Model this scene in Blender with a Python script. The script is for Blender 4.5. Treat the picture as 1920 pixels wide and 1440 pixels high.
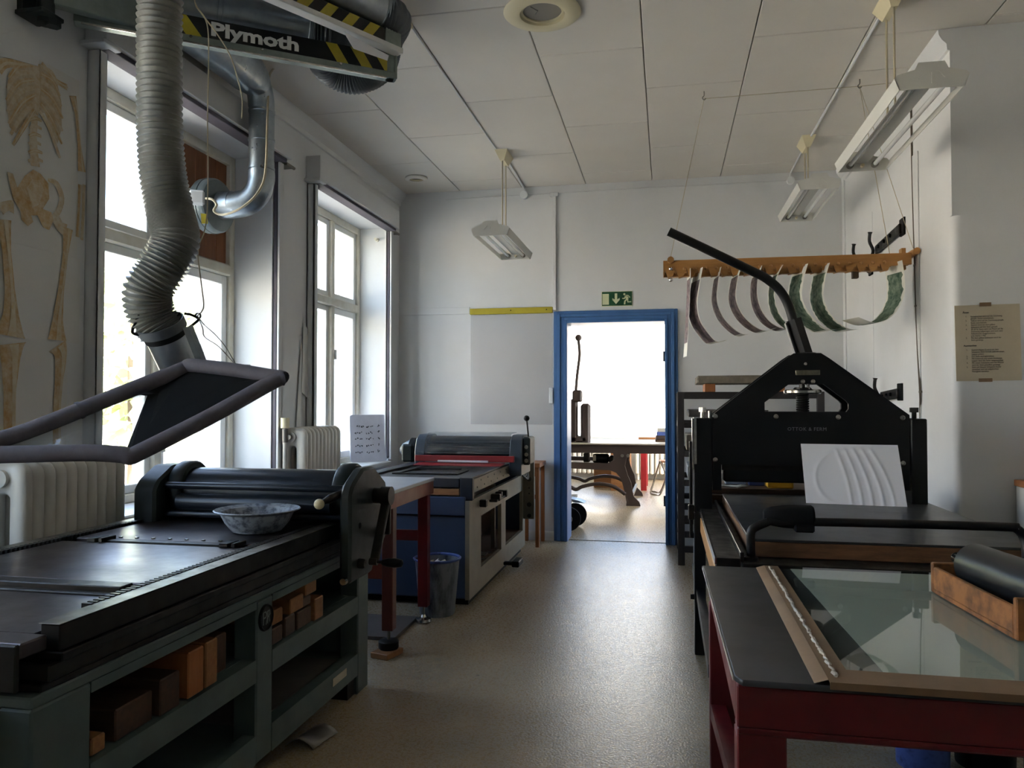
import bpy, bmesh, math, random
from mathutils import Vector, Matrix
random.seed(7)
PI = math.pi
S = bpy.context.scene
COL = S.collection
for o_ in list(bpy.data.objects): bpy.data.objects.remove(o_)

# ------------------------------------------------------------------ camera, sky, sun, exposure
cd = bpy.data.cameras.new('camera'); cam = bpy.data.objects.new('camera', cd); COL.objects.link(cam)
cd.sensor_width = 36; cd.lens = 27; cd.clip_start = 0.05; cd.clip_end = 200
cam.location = (0, 0, 1.35); cam.rotation_euler = (math.radians(91.4), 0, math.radians(11.4))
S.camera = cam
S.view_settings.view_transform = 'Standard'; S.view_settings.look = 'None'
S.view_settings.gamma = 1; S.view_settings.use_curve_mapping = False
S.view_settings.exposure = 2.35
S.cycles.use_denoising = True
S.cycles.max_bounces = 10; S.cycles.diffuse_bounces = 6; S.cycles.glossy_bounces = 5
S.cycles.transparent_max_bounces = 24; S.cycles.sample_clamp_indirect = 6
S.cycles.caustics_reflective = False; S.cycles.caustics_refractive = False
W = bpy.data.worlds.new('sky'); S.world = W; W.use_nodes = True
wn = W.node_tree.nodes; wl = W.node_tree.links
bg = wn['Background']; sky = wn.new('ShaderNodeTexSky'); sky.sky_type = 'NISHITA'; sky.sun_disc = False
sky.sun_elevation = math.radians(42); sky.sun_rotation = math.radians(120); sky.air_density = 1.0; sky.dust_density = 3.0
hs = wn.new('ShaderNodeHueSaturation'); hs.inputs['Saturation'].default_value = .85; wl.new(sky.outputs[0], hs.inputs['Color']); wl.new(hs.outputs[0], bg.inputs[0]); bg.inputs[1].default_value = 0.62
sd = bpy.data.lights.new('sun', 'SUN'); sd.energy = 7; sd.color = (1, .975, .95); sd.angle = .02
sun = bpy.data.objects.new('sun', sd); COL.objects.link(sun)
sun.rotation_euler = Vector((-.56, .47, -.68)).to_track_quat('-Z', 'Y').to_euler()
def portal(name, loc, direction, sx, sy):
    l = bpy.data.lights.new(name, 'AREA'); l.shape = 'RECTANGLE'; l.size = sx; l.size_y = sy
    l.energy = 1; l.cycles.is_portal = True
    o = bpy.data.objects.new(name, l); COL.objects.link(o); o.location = loc
    o.rotation_euler = Vector(direction).to_track_quat('-Z', 'Y').to_euler()
WY = [(.75, 2.4), (3.28, 4.93), (5.62, 7.2)]
for y0_, y1_ in WY: portal('daylight_portal', (-3.25, (y0_+y1_)/2, 1.93), (1, 0, 0), y1_-y0_, 2.3)
portal('daylight_portal', (-.9, 14.05, 1.95), (0, -1, 0), 2.6, 2.5)
portal('daylight_portal', (2.75, 11.0, 1.95), (-1, 0, 0), 3.0, 2.4)

# ------------------------------------------------------------------ helpers
def lin(h):
    h = h.lstrip('#'); c = [int(h[i:i+2], 16)/255 for i in (0, 2, 4)]
    return tuple(x/12.92 if x <= .04045 else ((x+.055)/1.055)**2.4 for x in c)
def mat(name, col, rough=.6, metal=0, col2=None, scale=8, mix=.5, bump=0, bscale=40, rvar=0, spec=.5, coat=0, detail=6, stretch=None, contrast=.25, alpha=None):
    m = bpy.data.materials.new(name); m.use_nodes = True
    n = m.node_tree.nodes; l = m.node_tree.links; p = n['Principled BSDF']
    c1 = lin(col) if isinstance(col, str) else col
    p.inputs['Base Color'].default_value = (*c1, 1); p.inputs['Roughness'].default_value = rough
    p.inputs['Metallic'].default_value = metal; p.inputs['Specular IOR Level'].default_value = spec
    if coat: p.inputs['Coat Weight'].default_value = coat; p.inputs['Coat Roughness'].default_value = .1
    tc = n.new('ShaderNodeTexCoord'); src = tc.outputs['Object']
    if stretch:
        mp = n.new('ShaderNodeMapping'); mp.inputs['Scale'].default_value = stretch
        l.new(src, mp.inputs[0]); src = mp.outputs[0]
    if col2 is not None or rvar:
        nz = n.new('ShaderNodeTexNoise'); nz.inputs['Scale'].default_value = scale; nz.inputs['Detail'].default_value = detail
        nz.inputs['Roughness'].default_value = .62
        l.new(src, nz.inputs['Vector'])
        rp = n.new('ShaderNodeMapRange'); rp.inputs[1].default_value = mix-contrast; rp.inputs[2].default_value = mix+contrast
        l.new(nz.outputs[0], rp.inputs[0])
        if col2 is not None:
            c2 = lin(col2) if isinstance(col2, str) else col2
            mx = n.new('ShaderNodeMix'); mx.data_type = 'RGBA'
            mx.inputs[6].default_value = (*c1, 1); mx.inputs[7].default_value = (*c2, 1)
            l.new(rp.outputs[0], mx.inputs[0]); l.new(mx.outputs[2], p.inputs['Base Color'])
        if rvar:
            r2 = n.new('ShaderNodeMapRange'); r2.inputs[3].default_value = max(.03, rough-rvar); r2.inputs[4].default_value = min(1, rough+rvar)
            l.new(rp.outputs[0], r2.inputs[0]); l.new(r2.outputs[0], p.inputs['Roughness'])
    if bump:
        nb = n.new('ShaderNodeTexNoise'); nb.inputs['Scale'].default_value = bscale; nb.inputs['Detail'].default_value = 4
        l.new(src, nb.inputs['Vector'])
        b = n.new('ShaderNodeBump'); b.inputs['Strength'].default_value = bump; b.inputs['Distance'].default_value = .01
        l.new(nb.outputs[0], b.inputs['Height']); l.new(b.outputs[0], p.inputs['Normal'])
    return m
def glass(name, tint=(1, 1, 1), ior=1.45, haze=0.0, hazecol=(.8, .8, .8)):
    m = bpy.data.materials.new(name); m.use_nodes = True
    n = m.node_tree.nodes; l = m.node_tree.links; n.remove(n['Principled BSDF'])
    out = n['Material Output']; t = n.new('ShaderNodeBsdfTransparent'); t.inputs[0].default_value = (*tint, 1)
    g = n.new('ShaderNodeBsdfGlossy'); g.inputs['Roughness'].default_value = .02
    f = n.new('ShaderNodeFresnel'); f.inputs[0].default_value = ior
    x = n.new('ShaderNodeMixShader'); ge = n.new('ShaderNodeNewGeometry'); sb = n.new('ShaderNodeMath'); sb.operation = 'MULTIPLY_ADD'; sb.inputs[1].default_value = -1; sb.inputs[2].default_value = 1
    mu = n.new('ShaderNodeMath'); mu.operation = 'MULTIPLY'; l.new(ge.outputs['Backfacing'], sb.inputs[0]); l.new(sb.outputs[0], mu.inputs[0]); l.new(f.outputs[0], mu.inputs[1])
    l.new(mu.outputs[0], x.inputs[0]); l.new(t.outputs[0], x.inputs[1]); l.new(g.outputs[0], x.inputs[2])
    res = x.outputs[0]
    if haze:
        d = n.new('ShaderNodeBsdfDiffuse'); d.inputs[0].default_value = (*hazecol, 1)
        y = n.new('ShaderNodeMixShader'); y.inputs[0].default_value = haze
        l.new(res, y.inputs[1]); l.new(d.outputs[0], y.inputs[2]); res = y.outputs[0]
    l.new(res, out.inputs[0]); return m
V = Vector
def BM(): return bmesh.new()
def face(bm, vs):
    try: return bm.faces.new(vs)
    except ValueError: return None
def obox(bm, c, size, ux=(1, 0, 0), uy=(0, 1, 0), uz=(0, 0, 1), bev=0):
    c = V(c); ux = V(ux).normalized(); uy = V(uy).normalized(); uz = V(uz).normalized()
    hx, hy, hz = [s/2 for s in size]; vs = []
    for k in (-1, 1):
        for j in (-1, 1):
            for i in (-1, 1): vs.append(bm.verts.new(c+ux*hx*i+uy*hy*j+uz*hz*k))
    fs = [bm.faces.new([vs[i] for i in q]) for q in ((0, 2, 3, 1), (4, 5, 7, 6), (0, 1, 5, 4), (2, 6, 7, 3), (0, 4, 6, 2), (1, 3, 7, 5))]
    if bev:
        es = set(e for f in fs for e in f.edges)
        bmesh.ops.bevel(bm, geom=list(es), offset=bev, segments=1, affect='EDGES', clamp_overlap=True)
def box(bm, x0, x1, y0, y1, z0, z1, bev=0):
    obox(bm, ((x0+x1)/2, (y0+y1)/2, (z0+z1)/2), (abs(x1-x0), abs(y1-y0), abs(z1-z0)), bev=bev)
def bar(bm, a, b, w, h, up=(0, 0, 1), bev=0):
    a = V(a); b = V(b); d = (b-a); L = d.length; d.normalize(); up = V(up)
    s = d.cross(up)
    if s.length < 1e-4: s = d.cross(V((1, 0, 0)))
    s.normalize(); u = s.cross(d)
    obox(bm, (a+b)/2, (L, w, h), d, s, u, bev)
def prism(bm, pts, vec, bev=0):
    vec = V(vec); a = [bm.verts.new(V(p)) for p in pts]; b = [bm.verts.new(V(p)+vec) for p in pts]; n = len(pts)
    fs = [face(bm, a[::-1]), face(bm, b)]+[face(bm, (a[i], a[(i+1) % n], b[(i+1) % n], b[i])) for i in range(n)]
    if bev:
        es = set(e for f in fs if f for e in f.edges)
        bmesh.ops.bevel(bm, geom=list(es), offset=bev, segments=1, affect='EDGES', clamp_overlap=True)
def spline(pts, n=8, closed=False):
    P = [V(p) for p in pts]; out = []; m = len(P)
    rng = range(m if closed else m-1)
    for i in rng:
        if closed: p0, p1, p2, p3 = P[(i-1) % m], P[i], P[(i+1) % m], P[(i+2) % m]
        else: p0, p1, p2, p3 = P[max(i-1, 0)], P[i], P[i+1], P[min(i+2, m-1)]
        for k in range(n):
            t = k/n
            out.append(.5*((2*p1)+(p2-p0)*t+(2*p0-5*p1+4*p2-p3)*t*t+(3*p1-p0-3*p2+p3)*t**3))
    if not closed: out.append(P[-1])
    return out
def resample(pts, step):
    out = [pts[0]]; acc = 0
    for a, b in zip(pts, pts[1:]):
        L = (b-a).length; d = step-acc
        while d <= L:
            out.append(a.lerp(b, d/L)); d += step
        acc = L-(d-step)
    return out
def tube(bm, path, r, n=10, caps=True, closed=False):
    P = [V(p) for p in path]; m = len(P); rings = []; nrm = None
    for i, p in enumerate(P):
        if closed: t = P[(i+1) % m]-P[(i-1) % m]
        else: t = P[min(i+1, m-1)]-P[max(i-1, 0)]
        if t.length < 1e-9: t = V((0, 0, 1))
        t.normalize()
        if nrm is None:
            nrm = t.cross(V((0, 0, 1)))
            if nrm.length < .1: nrm = t.cross(V((1, 0, 0)))
            nrm.normalize()
        else:
            nrm = nrm-t*nrm.dot(t)
            if nrm.length < 1e-6: nrm = t.orthogonal()
            nrm.normalize()
        bn = t.cross(nrm); rr = r[i] if isinstance(r, (list, tuple)) else r
        rings.append([bm.verts.new(p+(nrm*math.cos(2*PI*k/n)+bn*math.sin(2*PI*k/n))*rr) for k in range(n)])
    for i in range(m if closed else m-1):
        a = rings[i]; b = rings[(i+1) % m]
        for k in range(n): face(bm, (a[k], a[(k+1) % n], b[(k+1) % n], b[k]))
    if caps and not closed: face(bm, rings[0][::-1]); face(bm, rings[-1])
def cyl(bm, a, b, r, n=16, r2=None): tube(bm, [a, b], [r, r if r2 is None else r2], n)
def lathe(bm, prof, c=(0, 0, 0), ax=(0, 0, 1), n=28, closed=False):
    c = V(c); ax = V(ax).normalized(); u = ax.orthogonal().normalized(); w = ax.cross(u); rings = []
    for r, h in prof:
        if r < 1e-5: rings.append([bm.verts.new(c+ax*h)])
        else: rings.append([bm.verts.new(c+ax*h+(u*math.cos(2*PI*k/n)+w*math.sin(2*PI*k/n))*r) for k in range(n)])
    pr = list(zip(rings, rings[1:]))+([(rings[-1], rings[0])] if closed else [])
    for a, b in pr:
        for k in range(n):
            k2 = (k+1) % n
            if len(a) == 1 and len(b) > 1: face(bm, (a[0], b[k2], b[k]))
            elif len(b) == 1 and len(a) > 1: face(bm, (a[k], a[k2], b[0]))
            elif len(a) > 1: face(bm, (a[k], a[k2], b[k2], b[k]))
def sph(bm, c, r, n=16):
    lathe(bm, [(r*math.sin(PI*i/10), -r*math.cos(PI*i/10)) for i in range(11)], c, (0, 0, 1), n)
def ribbon(bm, pts, widths, plane_n):
    P = [V(p) for p in pts]; nn = V(plane_n); L = []; R = []
    for i, p in enumerate(P):
        t = (P[min(i+1, len(P)-1)]-P[max(i-1, 0)]).normalized(); s = t.cross(nn).normalized()
        w = widths[i] if isinstance(widths, (list, tuple)) else widths
        L.append(bm.verts.new(p+s*w/2)); R.append(bm.verts.new(p-s*w/2))
    for i in range(len(P)-1): face(bm, (L[i], L[i+1], R[i+1], R[i]))
def obj(name, bm, m, parent=None, ang=35, inv=None, recalc=True):
    if recalc: bmesh.ops.recalc_face_normals(bm, faces=bm.faces[:])
    me = bpy.data.meshes.new(name); bm.to_mesh(me); bm.free()
    me.polygons.foreach_set('use_smooth', [True]*len(me.polygons)); me.set_sharp_from_angle(angle=math.radians(ang))
    me.materials.append(m); me.update()
    o = bpy.data.objects.new(name, me); COL.objects.link(o)
    if parent is not None:
        o.parent = parent
        if parent.type == 'EMPTY': o.matrix_parent_inverse = Matrix.Translation(-parent.location)
    return o
def tag(o, label=None, cat=None, group=None, kind=None):
    if label: o['label'] = label
    if cat: o['category'] = cat
    if group: o['group'] = group
    if kind: o['kind'] = kind
    return o
def thing(name, label, cat, loc, group=None):
    o = bpy.data.objects.new(name, None); COL.objects.link(o); o.location = loc; o.empty_display_size = .1
    return tag(o, label, cat, group)
def struct(name, bm, m, parent=None, **k):
    o = obj(name, bm, m, parent, **k)
    if parent is None: o['kind'] = 'structure'
    return o
def text(name, s, size, m, parent, org, ux, uy, align='LEFT', ext=.0004, bold=0, sx=1, space=1.0, line=1.0):
    cu = bpy.data.curves.new(name, 'FONT'); cu.body = s; cu.size = size; cu.align_x = align; cu.extrude = ext; cu.offset = bold
    cu.space_character = space; cu.space_line = line; cu.resolution_u = 2
    t = bpy.data.objects.new(name, cu); me = bpy.data.meshes.new_from_object(t); bpy.data.objects.remove(t)
    ux = V(ux).normalized(); uy = V(uy).normalized(); uz = ux.cross(uy); org = V(org)
    for v in me.vertices: v.co = org+ux*v.co.x*sx+uy*v.co.y+uz*v.co.z
    me.materials.clear(); me.materials.append(m)
    o = bpy.data.objects.new(name, me); COL.objects.link(o)
    if parent is not None:
        o.parent = parent
        if parent.type == 'EMPTY': o.matrix_parent_inverse = Matrix.Translation(-parent.location)
    return o

# ------------------------------------------------------------------ materials
M = {}
M['wall'] = mat('wall_paint', '#d7d8d9', .75, col2='#cfd0cf', scale=2.2, bump=.06, bscale=26)
M['ceil'] = mat('ceiling_board', '#d8d3ca', .85, col2='#d0cac0', scale=1.2)
M['gap'] = mat('ceiling_joint', '#8d877d', .9)
M['white'] = mat('white_gloss_paint', '#dedfdc', .4, col2='#d2d1ca', scale=5)
M['cream'] = mat('old_cream_paint', '#d9d6cb', .5, col2='#c9c2ae', scale=12)
M['newframe'] = mat('fresh_white_frame', '#e8e9e8', .35)
M['floor'] = mat('worn_floor', '#b9a98c', .29, col2='#83745c', scale=60, rvar=.08, bump=.2, bscale=110, detail=15, contrast=.17)
def add_wear(m, lo=.78, hi=1.06, scale=1.4, speck=True):
    n = m.node_tree.nodes; l = m.node_tree.links; p = n['Principled BSDF']; src = p.inputs['Base Color'].links[0].from_socket
    tc = n.new('ShaderNodeTexCoord'); nz = n.new('ShaderNodeTexNoise'); nz.inputs['Scale'].default_value = scale; nz.inputs['Detail'].default_value = 6; l.new(tc.outputs['Object'], nz.inputs['Vector'])
    mr = n.new('ShaderNodeMapRange'); mr.inputs[1].default_value = .35; mr.inputs[2].default_value = .65; mr.inputs[3].default_value = lo; mr.inputs[4].default_value = hi; l.new(nz.outputs[0], mr.inputs[0])
    fac = mr.outputs[0]
    if speck:
        vo = n.new('ShaderNodeTexVoronoi'); vo.inputs['Scale'].default_value = 5.5; l.new(tc.outputs['Object'], vo.inputs['Vector'])
        m2 = n.new('ShaderNodeMapRange'); m2.inputs[1].default_value = .045; m2.inputs[2].default_value = .07; m2.inputs[3].default_value = .45; m2.inputs[4].default_value = 1; l.new(vo.outputs['Distance'], m2.inputs[0])
        mm = n.new('ShaderNodeMath'); mm.operation = 'MULTIPLY'; l.new(fac, mm.inputs[0]); l.new(m2.outputs[0], mm.inputs[1]); fac = mm.outputs[0]
    mx = n.new('ShaderNodeVectorMath'); mx.operation = 'SCALE'; l.new(src, mx.inputs[0]); l.new(fac, mx.inputs['Scale']); l.new(mx.outputs[0], p.inputs['Base Color'])
add_wear(M['floor'])
M['glass'] = glass('window_glass', (.97, .985, .98))
M['acrylic'] = glass('clear_acrylic', (.86, .88, .88), haze=.1, hazecol=(.35, .36, .37))
M['steelA'] = mat('dull_bed_steel', '#6d6566', .36, 1, col2='#504a4d', scale=5, rvar=.08, bump=.05, bscale=30, detail=8)
M['darksteel'] = mat('oily_steel', '#2a2724', .45, .6, col2='#1b1815', scale=14, rvar=.12)
M['shinysteel'] = mat('bright_steel', '#c9c6c0', .25, 1, col2='#8f8a82', scale=30)
M['railsteel'] = mat('worn_rail_steel', '#8a857c', .42, 1, col2='#5f5a52', scale=12, rvar=.1)
M['teal'] = mat('grey_green_paint', '#53625f', .5, col2='#424f4d', scale=6, bump=.04, rvar=.08, contrast=.3)
M['tealdark'] = mat('dark_green_paint', '#252c2a', .48, col2='#191e1d', scale=9, rvar=.08, spec=.3)
M['black'] = mat('black_enamel', '#0b0b0c', .4, col2='#111012', scale=10, rvar=.06, spec=.3)
M['blackmatte'] = mat('black_matte', '#0b0b0c', .75, spec=.2)
M['rollerblack'] = mat('blued_roller', '#2a3038', .28, .35, col2='#1c2027', scale=6)
M['galv'] = mat('galvanised_sheet', '#a4abb0', .34, 1, col2='#8e979c', scale=18, rvar=.1)
M['hose'] = mat('grey_flexible_hose', '#85857f', .38, 0, col2='#6f6f69', scale=20, spec=.6, bump=.25, bscale=70)
M['hosedark'] = mat('dark_flexible_hose', '#5d6266', .42, .2, col2='#4b5054', scale=20)
M['foam'] = mat('grey_foam_tube', '#676369', .75, col2='#555157', scale=20, bump=.1)
M['signblack'] = mat('black_vinyl', '#111111', .45)
M['signyellow'] = mat('yellow_vinyl', '#b9a92f', .5, col2='#a3932a', scale=10)
M['signwhite'] = mat('white_vinyl', '#d8d8d4', .5)
M['greygreen'] = mat('arm_grey_metal', '#8a938c', .4, .5, col2='#737c76', scale=14)
M['rad'] = mat('radiator_enamel', '#d6d3cb', .35, col2='#cac6bb', scale=6)
M['blue'] = mat('blue_door_paint', '#4a74a8', .4, col2='#3e6698', scale=5, stretch=(1, 1, .15))
M['bluepress'] = mat('blue_press_paint', '#35435f', .5, col2='#2d3a52', scale=5, bump=.03)
M['navy'] = mat('dark_navy_paint', '#20242f', .45, col2='#171a22', scale=12)
M['creamgrey'] = mat('beige_machine_paint', '#8d8576', .5, col2='#7a7264', scale=8)
M['redbar'] = mat('red_enamel', '#9c2226', .4, col2='#7d1b20', scale=8)
M['red'] = mat('dark_red_paint', '#6a0f14', .42, col2='#4e0b10', scale=9, bump=.05, rvar=.1)
M['redbrown'] = mat('worn_red_brown_paint', '#7c3a22', .4, col2='#642416', scale=7, rvar=.1)
M['redleg'] = mat('dark_red_brown_paint', '#5c2a1c', .42, col2='#4a1f15', scale=7, rvar=.1)
M['wood'] = mat('pale_pine', '#9a6c40', .6, col2='#7c502c', scale=8, stretch=(1, 6, 6))
M['wooddark'] = mat('dark_oiled_wood', '#4f3321', .6, col2='#33210f', scale=9, stretch=(1, 6, 6))
M['woodorange'] = mat('orange_pine', '#a5683a', .5, col2='#8c5227', scale=7, stretch=(8, 8, 1))
M['board'] = mat('brown_board', '#8a5a38', .55, col2='#744726', scale=6, stretch=(6, 6, .7))
M['enamel'] = mat('stained_grey_enamel', '#a0a8b2', .42, col2='#565d68', scale=34, detail=12, contrast=.08, mix=.53)
M['cord'] = mat('cream_cord', '#b8ad92', .7)
M['wire'] = mat('steel_wire', '#7f7a72', .5, .5)
M['ivory'] = mat('ivory_plastic', '#d6cba8', .45)
M['whiteplastic'] = mat('white_plastic', '#dfe2e3', .35)
M['lampwhite'] = mat('lamp_white_metal', '#cfcec8', .45)
M['tubeglass'] = mat('opal_lamp_tube', '#e3e4e2', .2)
M['paper'] = mat('white_paper', '#e7e8ee', .8)
M['aged'] = mat('aged_notice_paper', '#c4b9a2', .85, col2='#b7ab92', scale=5)
M['film'] = mat('grey_film_sheet', '#bcbab4', .6, col2='#b0aea9', scale=4, contrast=.3)
M['ink'] = mat('black_ink', '#1a1a1c', .7)
M['yellow'] = mat('mustard_yellow_card', '#b98a12', .5)
M['yellowstrip'] = mat('yellow_tape', '#b5a626', .6, col2='#a3931f', scale=9)
M['green'] = mat('sign_green', '#164d2e', .4)
M['signcream'] = mat('glow_cream', '#cfd1a8', .5)
M['tan'] = mat('brown_parcel_tape', '#84694c', .5, col2='#6f563c', scale=10)
M['slab'] = mat('black_slab', '#1b1d1f', .36, col2='#2a2c2e', scale=9, rvar=.06, detail=12, contrast=.3)
add_wear(M['slab'], .8, 2.2, 5, False)
M['whiteboard'] = mat('pale_green_white_sheet', '#b9bdb4', .5)
M['stone'] = mat('lithographic_limestone', '#8f8676', .85, col2='#6f6656', scale=14, bump=.3, bscale=20)
M['beech'] = mat('honey_beech', '#b8854c', .5, col2='#9c6c34', scale=6, stretch=(.8, 6, 6))
M['sheetpaper'] = mat('print_paper', '#dcdacf', .8)
M['cardgrey'] = mat('grey_hardboard', '#6b6460', .7, col2='#5b5552', scale=8)
M['skelpaper'] = mat('tracing_paper', '#d6d5d1', .7, col2='#cecdc8', scale=3)
M['chrome'] = mat('chrome', '#d9d9d9', .12, 1)
M['rackdark'] = mat('dark_brown_steel', '#2c2627', .55, col2='#231d1d', scale=9)
M['castiron'] = mat('cast_iron_brown', '#3a2c27', .6)
M['bluepaint'] = mat('splashed_blue_can', '#4a62a8', .5, col2='#23283a', scale=16, contrast=.1, mix=.6)
M['bin'] = mat('stained_bin', '#83898f', .5, col2='#2a2a33', scale=10, contrast=.1, mix=.56, stretch=(1, 1, .35))
M['brick'] = mat('pale_brick', '#dcd5ca', .9, col2='#cdc2b4', scale=3)
M['leaf'] = mat('leaf_green', '#b9c48c', .8, col2='#ccd0a0', scale=2)
M['bark'] = mat('bark', '#5b4a3a', .9)
M['ground'] = mat('courtyard_gravel', '#b9b4aa', .95, col2='#a7a298', scale=3)

# ------------------------------------------------------------------ room shell
XL, XR, YB, ZT, YF = -2.7, 1.602, 7.5, 3.5, -2.2
bm = BM(); box(bm, -3.3, 3.6, YF-.2, 7.76, -.12, 0); box(bm, -3.5, 3.6, 7.76, 14.2, -.12, 0); struct('floor', bm, M['floor'])
bm = BM()
ys = [YF-.2]+[y for w in WY for y in w]+[7.76]
for a, b in zip(ys[0::2], ys[1::2]): box(bm, -3.3, XL, a, b, 0, 3.6)
for a, b in WY: box(bm, -3.3, XL, a, b, 0, .76); box(bm, -3.3, XL, a, b, 3.085, 3.6)
struct('wall_left', bm, M['wall'])
bm = BM()
box(bm, -3.3, -.985, YB, 7.76, 0, 3.6); box(bm, .012, 3.6, YB, 7.76, 0, 3.6); box(bm, -.985, .012, YB, 7.76, 2.16, 3.6)
struct('wall_back', bm, M['wall'])
bm = BM()
box(bm, XR, 3.6, 4.775, YB, 2.42, 3.6)
r_ = .045; pts = [(XR+r_-r_*math.cos(a), 4.775+r_-r_*math.sin(a), 0) for a in [PI/2*i/6 for i in range(7)]]
prism(bm, [(XR, YB, 0)]+pts+[(3.6, 4.775, 0), (3.6, YB, 0)], (0, 0, 2.42))
struct('wall_right', bm, M['wall'])
bm = BM(); box(bm, 3.3, 3.6, YF, 4.775, 0, 3.6); struct('wall_recess', bm, M['wall'])
bm = BM(); box(bm, -3.3, 3.6, YF-.2, YF, 0, 3.6); struct('wall_front', bm, M['wall'])
bm = BM(); box(bm, -3.3, 3.6, YF-.2, 7.76, 3.517, 3.7); box(bm, -3.5, 3.6, 7.76, 14.2, 3.517, 3.7)
ceil = struct('ceiling', bm, M['gap'])
def ceiling_panel(x0, x1, y0, y1):
    bm = BM(); g = .003; c = .004
    v = []
    for z, e in ((3.516, 0), (3.504, 0), (3.5, c)):
        v.append([bm.verts.new((x, y, z)) for x, y in ((x0+g+e, y0+g+e), (x1-g-e, y0+g+e), (x1-g-e, y1-g-e), (x0+g+e, y1-g-e))])
    for a, b in zip(v, v[1:]):
        for k in range(4): face(bm, (a[k], a[(k+1) % 4], b[(k+1) % 4], b[k]))
    face(bm, v[2]); obj('ceiling_panel', bm, M['ceil'], ceil, ang=15)
k = 0; x = -2.69
while x < 3.3:
    x1 = min(x+.64, 3.3); k += 1
    if x < -2.6: x0c = -2.7
    else: x0c = x
    y = -2.2-.625*(k % 2)-.0
    off = [5.28, 5.91][k % 2 == 0] if True else 0
    y = off-1.25*6
    while y < YB:
        a = max(y, YF); b = min(y+1.25, YB)
        if x1 > XR and a < 4.775 < b:
            if XR-x0c > .05: ceiling_panel(x0c, XR, 4.775, b)
            b = 4.775
        xe = min(x1, XR) if a >= 4.775 else x1
        if b-a > .05 and xe-x0c > .05: ceiling_panel(x0c, xe, a, b)
        y += 1.25
    x += .64
# far room shell
bm = BM(); box(bm, -3.5, -3.3, 7.76, 14.2, 0, 3.6); struct('wall_far_left', bm, M['wall'])
bm = BM()
box(bm, 2.7, 2.9, 7.5, 9.4, 0, 3.6); box(bm, 2.7, 2.9, 12.6, 14.2, 0, 3.6); box(bm, 2.7, 2.9, 9.4, 12.6, 0, .75); box(bm, 2.7, 2.9, 9.4, 12.6, 3.15, 3.6)
struct('wall_far_right', bm, M['wall'])
bm = BM()
FW = (-2.25, .45, .7, 3.2)
box(bm, -3.5, FW[0], 13.9, 14.2, 0, 3.6); box(bm, FW[1], 2.9, 13.9, 14.2, 0, 3.6); box(bm, FW[0], FW[1], 13.9, 14.2, 0, FW[2]); box(bm, FW[0], FW[1], 13.9, 14.2, FW[3], 3.6)
struct('wall_far', bm, M['wall'])
# cornice along the window wall
bm = BM(); pr = [(0, 0), (.075, 0), (.07, -.03), (.05, -.06), (.02, -.085), (.016, -.12), (0, -.125)]
prism(bm, [(XL+a, YF, 3.5+b) for a, b in pr], (0, YB-YF, 0)); struct('trim_1', bm, M['wall'])
bm = BM(); prism(bm, [(XR-a*.8, 4.775, 3.5+b) for a, b in pr], (0, YB-4.775, 0)); struct('trim_4', bm, M['wall'])
bm = BM(); pr = [(0, 0), (.02, 0), (.018, .07), (.008, .09), (0, .09)]
prism(bm, [(-2.7, YB-a, b) for a, b in pr], (1.61, 0, 0)); struct('baseboard_back', bm, M['white'])
bm = BM(); prism(bm, [(.12, YB-a, b) for a, b in pr], (1.48, 0, 0)); struct('baseboard_back', bm, M['white'])
bm = BM(); prism(bm, [(XR-a, 4.8, b) for a, b in pr], (0, 2.7, 0)); struct('baseboard_right', bm, M['white'])
bm = BM(); prism(bm, [(XR+.03, 4.775-a, b) for a, b in pr], (1.66, 0, 0)); struct('baseboard_recess', bm, M['white'])
# thin ledge across the back wall at picture height
bm = BM(); box(bm, -2.69, -1.945, YB-.012, YB, 2.245, 2.315, .003); struct('trim_2', bm, M['wall'])

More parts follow.
